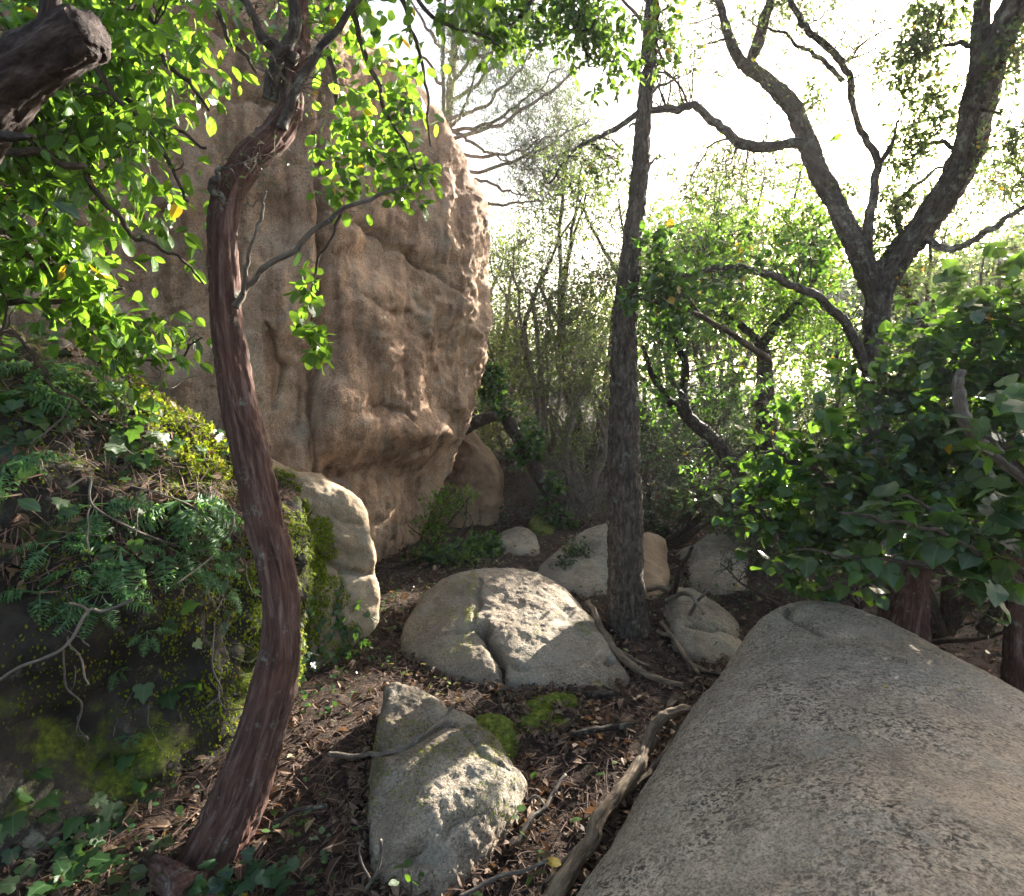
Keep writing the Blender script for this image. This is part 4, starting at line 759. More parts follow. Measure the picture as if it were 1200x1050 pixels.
bush('dry_bush', (665, 610, 6.5), [(655, 560, 6.5, 55, 40, .4), (690, 590, 6.2, 35, 40, .3), (620, 575, 6.6, 40, 30, .3)], 'bare dry brushwood tangle above the end of the path', 'bush', 'leaf_oak', SMALL, 14, 160, 1300, 1, (.012, .02), 'twig_grey', spray=.16, rpx_=2)
bush('scrub_tree', (850, 540, 9.2), [(820, 220, 9.2, 70, 45, .7, .8), (900, 210, 9.4, 60, 35, .7, .7), (800, 280, 9.0, 60, 50, .7), (870, 290, 9.2, 70, 50, .7), (960, 260, 9.4, 50, 40, .7)], 'yellow green sunlit tree crown low against the sky right of the pine', 'tree', 'leaf_olive', SMALL, 7, 120, 2600, 8, (.04, .065), 'twig', spray=.2, clump=.22)
bush('scrub_tree', (1130, 480, 7.0), [(1110, 330, 7.0, 70, 45, .6, .7), (1180, 290, 6.8, 60, 60, .6, .55), (1160, 220, 6.8, 50, 40, .5, .4), (1100, 400, 7.2, 70, 50, .6), (1190, 360, 7.0, 50, 50, .5)], 'thin leaved tree glaring in the sun behind the right limb of the oak', 'tree', 'leaf_oak', SMALL, 8, 130, 2000, 7, (.035, .055), 'twig', spray=.18)
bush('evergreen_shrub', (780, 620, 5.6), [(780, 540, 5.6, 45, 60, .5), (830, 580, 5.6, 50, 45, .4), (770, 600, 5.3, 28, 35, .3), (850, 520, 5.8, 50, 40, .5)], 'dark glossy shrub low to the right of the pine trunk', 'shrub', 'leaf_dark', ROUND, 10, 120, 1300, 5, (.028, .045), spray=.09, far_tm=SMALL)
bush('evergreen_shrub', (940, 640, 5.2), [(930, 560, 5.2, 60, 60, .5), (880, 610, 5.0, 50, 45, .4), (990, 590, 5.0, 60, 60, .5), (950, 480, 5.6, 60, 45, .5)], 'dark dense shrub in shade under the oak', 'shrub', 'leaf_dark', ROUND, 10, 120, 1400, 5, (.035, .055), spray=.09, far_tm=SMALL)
for k, (u, Y, top, lab, lm) in enumerate([(590, 15, 380, 'distant hazy tree seen over the ground left of the scrub', 'leaf_olive'), (690, 15, 360, 'distant hazy tree directly behind the pine trunk', 'leaf_olive'), (790, 12.5, 270, 'distant green tree right of the pine behind the slender tree', 'leaf_mid'), (880, 13, 270, 'distant green tree filling the gap behind the slender tree', 'leaf_olive'),
        (980, 12, 300, 'distant tree low behind the oak trunk', 'leaf_mid'), (1080, 11.5, 300, 'distant tree between the oak trunk and the broad leaved bush', 'leaf_olive'), (1180, 12, 280, 'distant tree above the broad leaved bush at the right edge', 'leaf_mid'), (1300, 11, 300, 'distant tree just past the right edge', 'leaf_olive')]):
    bush('distant_tree', (u, 540, Y), [(u, (top + 450) / 2, Y, 66, (530 - top) / 2 * .95, .9), (u - 20, top + 50, Y + .3, 45, 40, .7), (u + 30, 500, Y - .4, 60, 55, .8)], lab, 'tree', lm, SMALL, 5, 80, 1600, 10, (.085, .13), spray=.32, tsides=3)
bush('evergreen_shrub', (760, 585, 8.5), [(760, 480, 8.5, 60, 70, .6), (720, 520, 8.4, 50, 50, .5), (830, 470, 8.6, 50, 60, .6)], 'shaded evergreen filling the gap just behind the pine', 'shrub', 'leaf_mid', SMALL, 6, 80, 1300, 5, (.04, .06), spray=.12)
bush('scrub_tree', (1180, 520, 5.6), [(1175, 215, 5.6, 40, 35, .4, .6), (1110, 240, 5.6, 45, 30, .4, .5), (1185, 300, 5.5, 40, 40, .4, .7), (1100, 320, 5.6, 50, 30, .4, .8), (1060, 380, 5.7, 40, 30, .3)], 'thin branched tree with sparse leaves at the right edge beside the oak', 'tree', 'leaf_olive', SMALL, 7, 90, 1000, 4, (.028, .045), 'twig', spray=.12)
bush('dry_bush', (600, 560, 8.6), [(600, 500, 8.6, 45, 35, .6), (570, 520, 8.8, 40, 30, .5), (650, 530, 8.2, 50, 30, .5)], 'low grey brown thicket on the slope behind the ivy clad trunk', 'bush', 'leaf_olive', SMALL, 12, 120, 1500, 3, (.03, .05), 'twig_grey', spray=.15, rpx_=3)
# ---- 9. the broad leaved bush at the right
t9 = thing('broad_leaved_bush', at(1120, 720, 3.0) * (1, 1, 0), 'big bush of broad glossy leaves crowding the right side above the slab', 'bush')
s9 = [limb_obj('stem', q, M['twig'], t9, n=40, sides=9, wob=.03, seed=q[1][0]) for q in
      [[(1100, 740, 3.0, 9), (1060, 640, 2.9, 7), (1000, 580, 2.9, 5), (930, 540, 2.9, 3), (890, 530, 2.9, 1.5)], [(1110, 740, 3.0, 9), (1120, 600, 2.9, 7), (1130, 500, 2.9, 5), (1140, 400, 2.9, 3)], [(1110, 740, 3.0, 8), (1180, 620, 2.8, 7), (1200, 500, 2.7, 5), (1190, 370, 2.7, 3)],
       [(1090, 740, 3.0, 7), (1040, 600, 3.1, 5), (1040, 500, 3.1, 4), (1060, 430, 3.1, 2)], [(1060, 740, 3.1, 6), (980, 650, 3.0, 4), (920, 620, 3.0, 3), (890, 600, 3.0, 1.5)], [(1150, 740, 2.8, 7), (1250, 600, 2.6, 6), (1300, 450, 2.5, 4)], [(1290, 720, 2.5, 8), (1200, 690, 2.4, 7), (1100, 665, 2.3, 5), (1020, 680, 2.4, 4), (960, 690, 2.5, 2)]]]
crown(t9, s9, [(960, 550, 2.95, 75, 45, .3, 1.), (1020, 500, 3.0, 60, 55, .3), (1100, 470, 2.9, 70, 60, .35, 1.2), (1170, 420, 2.8, 60, 80, .35, 1.2), (1100, 570, 2.8, 90, 60, .35), (1190, 560, 2.7, 60, 80, .35), (930, 630, 3.0, 45, 50, .2, .9), (1020, 640, 2.9, 80, 45, .3, .8), (1165, 345, 2.8, 45, 35, .25, 1.), (900, 560, 3.1, 40, 30, .2, .8), (1110, 400, 2.9, 45, 35, .25, .8)],
      240, 1900, 4, (.035, .085), HEART, M['leaf_big'], M['twig'], 300, upn=1.5, drop=.15, spray=.09, clump=.10)
IVY2 = leaf_fan([(0, .06), (.2, -.05), (.44, .05), (.5, .24), (.4, .42), (.38, .58), (.22, .74), (.1, .9), (0, 1)], fold=.18, curl=.3)
t10 = thing('broad_leaved_bramble', at(1250, 800, 2.1) * (1, 1, 0), 'low spray of the largest blue green leaves just above the far edge of the slab', 'plant')
s10 = [limb_obj('stem', q, M['twig'], t10, n=40, sides=9, wob=.02, seed=q[1][0]) for q in [[(1280, 760, 2.1, 5), (1200, 690, 2.05, 4), (1130, 640, 2.0, 3), (1060, 615, 2.0, 2.4), (985, 600, 2.05, 1.5)], [(1280, 760, 2.1, 5), (1180, 650, 2.1, 3.4), (1100, 600, 2.1, 2.4), (1060, 580, 2.1, 1.4)], [(1280, 760, 2.0, 5), (1230, 600, 2.0, 4), (1180, 520, 2.0, 2)], [(1200, 690, 2.05, 3), (1080, 665, 2.1, 2.2), (1000, 650, 2.1, 1.6), (930, 645, 2.1, 1)]]]
crown(t10, s10, [(1110, 620, 2.05, 60, 30, .12), (1040, 600, 2.1, 50, 22, .1), (1180, 610, 2.0, 40, 60, .12), (990, 655, 2.1, 60, 16, .08, .8), (1190, 500, 2.0, 30, 60, .15, .7), (1150, 680, 2.05, 50, 20, .1, .8)], 26, 110, 2, (.06, .105), IVY2, M['leaf_ivy'], M['twig'], 150, upn=2.2, drop=.15, spray=.08)
lb = thing('dead_branch', at(1230, 600, 2.3), 'pale peeling dead branch slanting through the broad leaved bush at the right edge', 'branch')
limb_obj('branch', [(1260, 600, 2.2, 9), (1200, 557, 2.25, 8), (1165, 530, 2.3, 7), (1138, 508, 2.3, 7), (1128, 480, 2.3, 6), (1122, 452, 2.3, 5), (1126, 434, 2.3, 4)], M['bark_grey'], lb, n=80, sides=20, disp=D5(40), wob=.008)
limb_obj('twig', [(1132, 490, 2.28, 4), (1150, 505, 2.2, 3.4), (1170, 525, 2.18, 3), (1190, 545, 2.17, 2.4)], M['bark_grey'], lb, n=30, sides=10, wob=.01)
st = thing('stump', at(1062, 720, 2.9) * (1, 1, 0), 'stout reddish brown trunk stump just beyond the slab crest', 'stump')
limb_obj('trunk', [(1055, 760, 2.9, 24), (1060, 720, 2.9, 20), (1066, 690, 2.92, 18), (1075, 650, 2.95, 13), (1085, 600, 3.0, 8)], M['bark_red'], st, n=60, sides=32, disp=fib(.2, (42, 42, 8)))
st = thing('stump', at(1195, 760, 2.6) * (1, 1, 0), 'dark trunk at the right edge behind the slab, half cut by the frame', 'stump')
limb_obj('trunk', [(1200, 800, 2.6, 18), (1200, 720, 2.6, 14), (1192, 660, 2.65, 12), (1180, 600, 2.7, 8)], M['bark_red'], st, n=60, sides=24, disp=fib(.2, (42, 42, 8)))
bush('dry_bush', (1010, 720, 3.7), [(960, 660, 3.7, 70, 40, .3), (1080, 690, 3.2, 90, 40, .3), (880, 660, 4.0, 50, 40, .3), (1190, 720, 2.7, 60, 50, .2)], 'dark tangle of bare twigs under the broad leaved bush', 'bush', 'leaf_dark', SMALL, 14, 150, 900, 1, (.02, .04), 'twig', spray=.14, rpx_=4)
# ---- 10. ivy clad leaning dead trunk at the end of the path, shrub at the boulder's foot
t11 = thing('ivy_clad_trunk', at(650, 620, 6.3) * (1, 1, 0), 'fallen leaning trunk wrapped in ivy beyond the small tan boulder', 'tree')
s11 = [limb_obj('trunk', [(668, 625, 6.2, 9), (640, 570, 6.2, 8), (612, 520, 6.3, 8), (588, 480, 6.4, 7), (572, 440, 6.5, 6), (560, 400, 6.6, 4)], M['bark_dark'], t11, n=60, sides=14, disp=D5(41))]
crown(t11, s11, [(645, 580, 6.15, 16, 35, .12), (615, 520, 6.2, 26, 32, .15), (590, 475, 6.3, 26, 28, .15), (575, 445, 6.4, 22, 22, .15), (660, 610, 6.1, 18, 14, .1)], 40, 360, 4, (.05, .075), IVY, M['leaf_ivy'], M['twig'], 120, spray=.07, minpx=5.5)
db = thing('dead_stub', at(560, 495, 6.3), 'dark broken branch stub sticking out from under the edge of the huge boulder', 'branch')
limb_obj('branch', [(525, 512, 6.3, 6), (548, 500, 6.2, 6.5), (565, 492, 6.1, 6), (580, 487, 6.0, 5)], M['bark_dark'], db, n=30, sides=14, disp=D5(42))
bush('small_shrub', (510, 640, 5.1), [(520, 590, 5.1, 28, 22, .15), (505, 620, 5.05, 26, 22, .15), (548, 580, 5.1, 14, 10, .06), (490, 650, 4.95, 16, 12, .1, .6), (535, 655, 4.9, 30, 12, .12, .8)], 'small sunlit green shrub at the foot of the huge boulder', 'shrub', 'leaf_bright', SMALL, 9, 40, 300, 4, (.03, .05), spray=.06, rpx_=2, n_obj=120, minpx=4)
bush('ground_ivy', (560, 655, 5.3), [(560, 640, 5.3, 40, 16, .25), (520, 648, 5.0, 40, 8, .2)], 'dark ivy carpet between the small shrub and the tan boulder', 'ivy', 'leaf_ivy', IVY, 10, 40, 260, 4, (.04, .06), spray=.06, rpx_=1.5, n_obj=80, minpx=5)
bush('small_shrub', (672, 660, 4.55), [(675, 645, 4.5, 18, 18, .1), (660, 660, 4.4, 16, 8, .1)], 'dark little shrub on the boulder behind the pine', 'shrub', 'leaf_dark', SMALL, 6, 20, 120, 4, (.025, .04), spray=.05, rpx_=1.5)
# ------------------------------------------------------------------ cover on the rocks
def inpoly(u, v, poly):
    P = np.array(poly, float); c = np.zeros(len(u), bool); j = len(P) - 1
    for i in range(len(P)):
        x1, y1, x2, y2 = *P[i], *P[j]
        c ^= ((y1 > v) != (y2 > v)) & (u < (x2 - x1) * (v - y1) / (y2 - y1 + 1e-9) + x1); j = i
    return c
class Surf:
    """what of a rock faces the path: look-up by direction and random sampling"""
    def __init__(s, *names):
        V = np.vstack([ROCKS[k][0] for k in names]); n = np.vstack([ROCKS[k][1] for k in names])
        f = np.einsum('ij,ij->i', n, norm(CAM - V)) > .02; s.V, s.n = V[f], n[f]; s.u, s.v, s.d = proj(s.V)
        ok = (s.d > .1) & (s.u > -300) & (s.u < 1400) & (s.v < 1300); s.V, s.n, s.u, s.v, s.d = s.V[ok], s.n[ok], s.u[ok], s.v[ok], s.d[ok]
    def pick(s, poly, k, noise=None):
        i = np.where(inpoly(s.u, s.v, poly))[0]
        if noise is not None: q = fbm(s.V[i], 3, noise, .6, seed=21); i = i[q > np.quantile(q, .45)]
        w_ = s.d[i] * 0 + 1.; i = RNG.choice(i, k, p=w_ / w_.sum()); return s.V[i] + RNG.normal(size=(k, 3)) * .006, s.n[i]
    def near(s, u, v):
        k = np.argmin((s.u - u) ** 2 + (s.v - v) ** 2 + 400 * (s.d - s.d.min()) * 0); return s.V[k], s.n[k]
BK = Surf('bank', 'pale'); DOWN = np.array([0, 0, -1.])
def hang(n, out=.4, rnd=.4): 
    t = norm(DOWN - n * (n @ DOWN)[:, None]); return norm(t + n * out + RNG.normal(size=n.shape) * rnd)
root = thing('moss', (-1.5, 2.4, 0), 'thick yellow green moss matted over the rocks on both sides of the twisted trunk', 'moss'); root['kind'] = 'stuff'
polyM = [(170, 455), (230, 500), (300, 545), (345, 552), (385, 600), (402, 680), (425, 730), (400, 775), (345, 800), (300, 840), (255, 870), (190, 800), (185, 720), (250, 650), (200, 600), (160, 520)]
p, n = BK.pick(polyM, 42000, 3.0); leafmesh('moss_cover', p, hang(n, .45, .35), n, RNG.uniform(.007, .019, len(p)), DIAM, M['moss'], root)
p, n = BK.pick([(300, 550), (345, 555), (375, 620), (385, 700), (365, 790), (310, 830), (290, 700)], 30000, 5.0); leafmesh('moss_cover', p, hang(n, .3, .25), n, RNG.uniform(.009, .024, len(p)), DIAM, M['moss'], root)
p, n = BK.pick([(0, 380), (250, 500), (330, 700), (300, 860), (120, 960), (0, 900)], 12000, 4.0); leafmesh('moss_cover', p, hang(n, .5, .5), n, RNG.uniform(.008, .02, len(p)), DIAM, M['moss'], root)
for nm, poly, k in [('front', [(430, 840), (620, 860), (600, 960), (430, 960)], 3500), ('dome', [(474, 690), (560, 670), (560, 780), (474, 770)], 2500), ('flat', [(600, 800), (700, 800), (700, 860), (600, 860)], 1300)]:
    p, n = Surf(nm).pick(poly, k, 7.0); leafmesh('moss_cover', p, norm(n + RNG.normal(size=n.shape) * .6), n, RNG.uniform(.004, .009, len(p)), DIAM, M['moss'], root)
p, n = BK.pick([(150, 440), (200, 455), (300, 535), (290, 560), (230, 560), (170, 510)], 9000); leafmesh('moss_cover', p + n * .008, norm(n + RNG.normal(size=n.shape) * .6), n, RNG.uniform(.012, .03, len(p)), DIAM, M['moss'], root)
# debris caught on the bank
root = thing('forest_debris', (-1.6, 2.5, 0), 'dead needles, leaves and fine roots matted over the crest of the mossy bank', 'debris'); root['kind'] = 'stuff'
polyD = [(0, 375), (170, 430), (300, 540), (345, 570), (330, 660), (200, 690), (0, 700)]
p, n = BK.pick(polyD, 9000); leafmesh('needle_litter', p, norm(np.cross(n, RNG.normal(size=n.shape)) + n * .15), n, RNG.uniform(.04, .11, len(p)), NEEDLE, M['straw'], root)
p, n = BK.pick(polyD, 1100); leafmesh('leaf_litter', p + n * .01, norm(np.cross(n, RNG.normal(size=n.shape)) + n * .3), n + RNG.normal(size=n.shape) * .4, RNG.uniform(.025, .06, len(p)), OVAL, M['litter'], root)
p, n = BK.pick([(0, 400), (180, 450), (340, 600), (330, 800), (150, 860), (0, 780)], 420); Pr = curves(p + n * .01, hang(n, .25, .9), RNG.uniform(.08, .35, len(p)), 8, .32, -.05); twig_obj('fine_roots', [(Pr, np.full((len(p), 8), .0018) * RNG.uniform(.5, 1.8, (len(p), 1)))], M['twig_grey'], root)
for k, (q, r) in enumerate([([(-10, 797), (30, 775), (70, 755), (100, 728), (125, 712), (150, 700)], 2.6), ([(100, 728), (92, 715), (82, 702)], 2.2), ([(70, 758), (78, 790), (92, 815), (94, 850), (90, 875), (66, 905), (55, 935)], 1.5),
          ([(200, 690), (250, 640), (262, 600), (230, 560), (190, 545)], 1.6), ([(70, 575), (105, 570), (118, 590), (150, 620), (200, 640)], 1.8), ([(240, 730), (250, 780), (256, 815), (240, 830)], 1.4), ([(150, 575), (215, 590), (250, 620)], 1.4)]):
    t = thing('hanging_root', BK.near(*q[0])[0], ['pale bare branch reaching in from the left edge across the dark bank', 'short side twig rising from the pale bare branch on the dark bank', 'thin pale root dangling in zigzags down the dark bank', 'thin root arching over the ferns beside the twisted trunk',
          'thin forked vine stem crossing the upper bank', 'short thin root hanging down the moss left of the twisted trunk', 'thin dry root lying over the needles of the bank'][k], 'root')
    L_ = [BK.near(*x) for x in q]; P = spline([a + b_ * .035 + norm(CAM - a) * .05 for a, b_ in L_], 60); P += norm(np.ones(3)) * .004 * np.stack([fbm(P, 2, 10, seed=s_) for s_ in range(3)], 1)
    V, F, co = tube(P, rpx(r * .65, P), 8, knots(.2)); mesh('root', V, F, M['bark_grey'], t, True, bark=co)
# ferns: a frond template with toothed leaflets, three variants of curl
def frond_tm(pairs=13, curl=.35):
    V, F3, F4 = [], [], []
    for k in range(pairs + 1):
        t = .12 + .86 * k / pairs; z = -curl * t * t; ln = .30 * math.sin(math.pi * min(1, (t * .86 + .08))) ** .8 * (1.1 - t * .35)
        V += [(-.008 * (1.2 - t), t, z), (.008 * (1.2 - t), t, z)]
    for k in range(pairs): a = 2 * k; F4.append((a, a + 1, a + 3, a + 2))
    for k in range(pairs):
        t = .14 + .86 * k / pairs; z = -curl * t * t; ln = .30 * math.sin(math.pi * min(1, (t * .82 + .14))) ** .9 * (1.15 - t * .45); w_ = .42 * .86 / pairs
        for sx in (-1, 1):
            seg = 4; o = len(V); up_ = .25
            for j in range(seg + 1):
                f = j / seg; x = sx * ln * f; y = t + ln * f * up_ - .25 * ln * f * f * 0; zz = z - .18 * ln * f * f; ww = w_ * (1 - f * .75) * (1.0 if j % 2 == 0 else 1.45)
                V += [(x, y - ww, zz), (x, y + ww, zz)]
            for j in range(seg):
                a = o + 2 * j; F4.append((a, a + 2, a + 3, a + 1) if sx > 0 else (a, a + 1, a + 3, a + 2))
    V += [(-.01, -.25, .02), (.01, -.25, .02)]; F4.append((len(V) - 2, len(V) - 1, 1, 0))
    return T_(V, [F4])
FR = frond_tm()
ferns = [(98, 452, .15, 'pale fern frond cluster catching light high on the bank'), (60, 430, .15, 'dark fern at the upper left corner of the bank'), (22, 465, .17, 'fern at the left edge near the top of the bank'), (150, 478, .12, 'small fern just below the sunlit moss patch'), (205, 590, .17, 'long fronded fern left of the middle of the twisted trunk'),
    (235, 600, .13, 'short fern touching the twisted trunk'), (190, 640, .16, 'fern with fronds spread wide in the middle of the bank'), (140, 640, .14, 'fern left of the wide spread fern'), (235, 660, .13, 'bluish fern low beside the twisted trunk'), (120, 690, .13, 'fern hanging under the wide spread fern'), (62, 632, .1, 'lone small fern at left of the bank'),
    (95, 670, .1, 'tiny dark fern among roots'), (45, 700, .12, 'dark fern over the pale bare branch'), (130, 783, .05, 'tiny fern alone in the dark hollow'), (172, 737, .07, 'tiny pale fern over the hanging root'), (155, 865, .04, 'tiniest fern lowest on the dark rock'), (265, 690, .08, 'small fern half behind the twisted trunk'), (300, 640, .08, 'small fern tucked behind the twisted trunk'), (115, 590, .11, 'fern below the forked vine stem'), (10, 545, .13, 'shaded fern at the left edge halfway up the bank')]
for u, v, s_, lab in ferns:
    a, nn = BK.near(u, v); t = thing('fern', a, lab, 'fern'); m = 6 if s_ > .1 else 4; b0 = a + nn * .015 + norm(CAM - a) * .01
    side = norm(np.cross(nn, [0, 0, 1.])); th = np.linspace(-1.5, 1.5, m) + RNG.normal(size=m) * .2
    ax = norm(np.cos(th)[:, None] * (nn * .45 + np.array([0, 0, -.55])) + np.sin(th)[:, None] * side + RNG.normal(size=(m, 3)) * .12 + nn * .15)
    leaf_objects('frond', b0 + ax * s_ * .25, ax, norm(nn * .5 + np.array([0, 0, 1.]) + RNG.normal(size=(m, 3)) * .2), s_ * RNG.uniform(.8, 1.25, m), FR, M['fern'], t)
# ivy strands running over the bank
def ivy(label, starts, steps, dv, size, mat='leaf_ivy', tm=IVY, per=1.0, out=.03, S=BK, cat='ivy', name='ivy'):
    t = thing(name, S.near(*starts[0])[0], label, cat); pos, nr, ax, sz = [], [], [], []; tw = []
    for u, v in starts:
        ang = RNG.uniform(.2, 2.9) if dv is None else dv + RNG.normal() * .4; L_ = []
        for k in range(steps):
            a, nn = S.near(u, v); L_.append(a + nn * out * .6); dd = np.linalg.norm(a - CAM); st_ = .045 * FOC / dd
            if RNG.uniform() < per:
                pos.append(a + nn * out + RNG.normal(size=3) * .012); nr.append(nn + (0, 0, .7) + RNG.normal(size=3) * .35 + norm(CAM - a) * .3); ax.append(hang(nn[None], .25, .5)[0]); sz.append(RNG.uniform(*size))
            u += math.cos(ang) * st_; v += math.sin(ang) * st_; ang += RNG.normal() * .35
        if len(L_) > 2: tw.append(spline(L_, 12))
    P = np.array(tw); twig_obj('stems', [(P, np.full(P.shape[:2], .0016))], M['twig'], t)
    pos = np.array(pos); leaf_objects('leaf', pos, np.array(ax), np.array(nr), np.array(sz), tm, M[mat], t)
rs = lambda n, a, b, c, d: [(RNG.uniform(a, c), RNG.uniform(b, d)) for _ in range(n)]
ivy('ivy with broad dark leaves over the top left of the bank', rs(22, 0, 385, 170, 500), 6, None, (.05, .085))
ivy('ivy between the sunlit moss and the twisted trunk', rs(9, 150, 470, 300, 560), 5, None, (.04, .065))
ivy('ivy around the ferns in the middle of the bank', rs(14, 0, 520, 260, 660), 5, None, (.035, .06))
ivy('small ivy trailing down beside the pale lichen boulder', rs(14, 335, 640, 420, 745), 6, 1.6, (.025, .042))
ivy('small ivy at the mossy skirt right of the twisted trunk', rs(8, 345, 720, 400, 785), 4, 1.2, (.025, .04))
ivy('pair of pale heart shaped ivy leaves hanging over the dark hollow', [(175, 790), (208, 800)], 2, 1.5, (.075, .09), tm=IVY)
ivy('loose ivy leaves low over the dark hollow', [(130, 885), (160, 905), (175, 925), (30, 905), (60, 940), (150, 880), (205, 715), (240, 790)], 2, 1.2, (.05, .075))
ivy('ivy hugging the back of the twisted trunk', rs(7, 255, 590, 320, 760), 5, 1.6, (.03, .045))
ivy('shaded ivy in the lower left corner of the dark hollow', rs(10, 0, 940, 200, 1040), 3, None, (.05, .08))

# ------------------------------------------------------------------ leaf litter, sticks, roots, seedlings on the ground
def gpts(n, near=.9, far=7.5, w0=1.7):
    y = near + (far - near) * RNG.uniform(size=n) ** 1.5; x = RNG.uniform(-1, 1, n) * (w0 * .55 * y + .6) + .12 * y
    return np.stack([x, y, hgt(x, y)], 1)
def flat(n, tilt=.35): a = RNG.uniform(0, 2 * np.pi, n); return norm(np.stack([np.cos(a), np.sin(a), RNG.normal(size=n) * tilt], 1)), norm(RNG.normal(size=(n, 3)) * tilt + (0, 0, 1.))
root = thing('leaf_litter', (0, 3, 0), 'brown dead leaves, needles and bits of bark covering the forest floor', 'leaf litter'); root['kind'] = 'stuff'
n_ = 19000; p = gpts(n_); p[:, 2] += RNG.uniform(.0, .03, n_); ax, nr = flat(n_, .55)
CURL = leaf_oval(.27, .13, .4, 3)
h_ = n_ * 2 // 3
TORN = leaf_fan([(0, 0), (.12, .12), (.3, .1), (.22, .3), (.38, .5), (.16, .6), (.2, .85), (0, 1)], curl=.9, fold=.35)
leafmesh('leaf_litter', p[:h_], ax[:h_], nr[:h_], np.clip(RNG.lognormal(-3.35, .42, h_), .014, .1), CURL, M['litter'], root)
leafmesh('leaf_litter', p[h_:], ax[h_:], nr[h_:], np.clip(RNG.lognormal(-3.5, .5, n_ - h_), .01, .09), TORN, M['litter'], root)
n_ = 42000; p = gpts(n_); p[:, 2] += RNG.uniform(.0, .03, n_); ax, nr = flat(n_, .2); leafmesh('needle_litter', p, ax, nr, RNG.uniform(.03, .09, n_), NEEDLE, M['straw'], root)
n_ = 1500; p = gpts(n_, far=6.5); p[:, 2] += .012; ax, _ = flat(n_, .1); P = curves(p, ax, RNG.uniform(.05, .22, n_), 5, .15, 0.); twig_obj('twig_litter', [(P, np.full((n_, 5), .0022) * RNG.uniform(.5, 1.6, (n_, 1)))], M['twig'], root, 3)
n_ = 260; p = gpts(n_, far=5); p[:, 2] += .03; ax, nr = flat(n_, .3); leafmesh('green_leaf_litter', p, ax, nr, RNG.uniform(.02, .045, n_), ROUND, M['leaf_mid'], root)
for nm in ('dome', 'front', 'flat', 'slab', 'pale', 'giant'):                                  # drifts against the feet of the rocks
    V_, N_ = ROCKS[nm]; hz = V_[:, 2] - hgt(V_[:, 0], V_[:, 1]); i = np.where((hz > -.02) & (hz < .025) & (V_[:, 1] > .8))[0]
    if len(i): i = RNG.choice(i, 900); p = V_[i] + N_[i] * RNG.uniform(.01, .09, (900, 1)) * (1, 1, .3) + (0, 0, .01); ax, nr = flat(900, .5); leafmesh('leaf_litter', p, ax, nr, RNG.uniform(.015, .05, 900), CURL, M['litter'], root)
n_ = 2600; x = RNG.uniform(-3, 7, n_); y = RNG.uniform(6, 12, n_); p = np.stack([x, y, hgt(x, y) + .02], 1); d_ = norm(RNG.normal(size=(n_, 3)) * .7 + (0, 0, .8)); P = curves(p, d_, RNG.uniform(.12, .5, n_), 4, .25, -.03); twig_obj('dry_stems', [(P, np.full((n_, 4), .003))], M['twig_grey'], root, 3)
n_ = 5000; x = RNG.uniform(-3, 7, n_); y = RNG.uniform(6, 13, n_); p = np.stack([x, y, hgt(x, y) + RNG.uniform(.02, .25, n_)], 1); ax, nr = flat(n_, .5); leafmesh('leaf_litter', p, ax, nr, RNG.uniform(.04, .09, n_), DIAM, M['leaf_dark'], root)
# low green ground cover
root = thing('ground_cover', (0, 4, 0), 'small green seedlings and ivy sprouts scattered through the dead leaves', 'ground cover'); root['kind'] = 'stuff'
c = np.array([grd(*q)[:2] for q in [(80, 1010), (150, 1030), (40, 1040), (230, 1035), (300, 1030), (120, 985), (450, 690), (455, 720), (430, 770), (560, 655), (480, 650), (520, 652), (690, 690), (350, 1000), (360, 820), (600, 640), (560, 665), (540, 645), (820, 690), (850, 700), (780, 700), (640, 615), (600, 605)]])
k = RNG.integers(5, len(c), 1500); q = c[k] + RNG.normal(size=(1500, 2)) * .09 * (1 + .25 * c[k][:, 1:2]); p = np.stack([q[:, 0], q[:, 1], hgt(q[:, 0], q[:, 1]) + RNG.uniform(.015, .07, 1500)], 1); ax, nr = flat(1500, .35)
leafmesh('leaves', p, ax, nr, RNG.uniform(.014, .03, 1500), ROUND, M['leaf_ivy'], root)
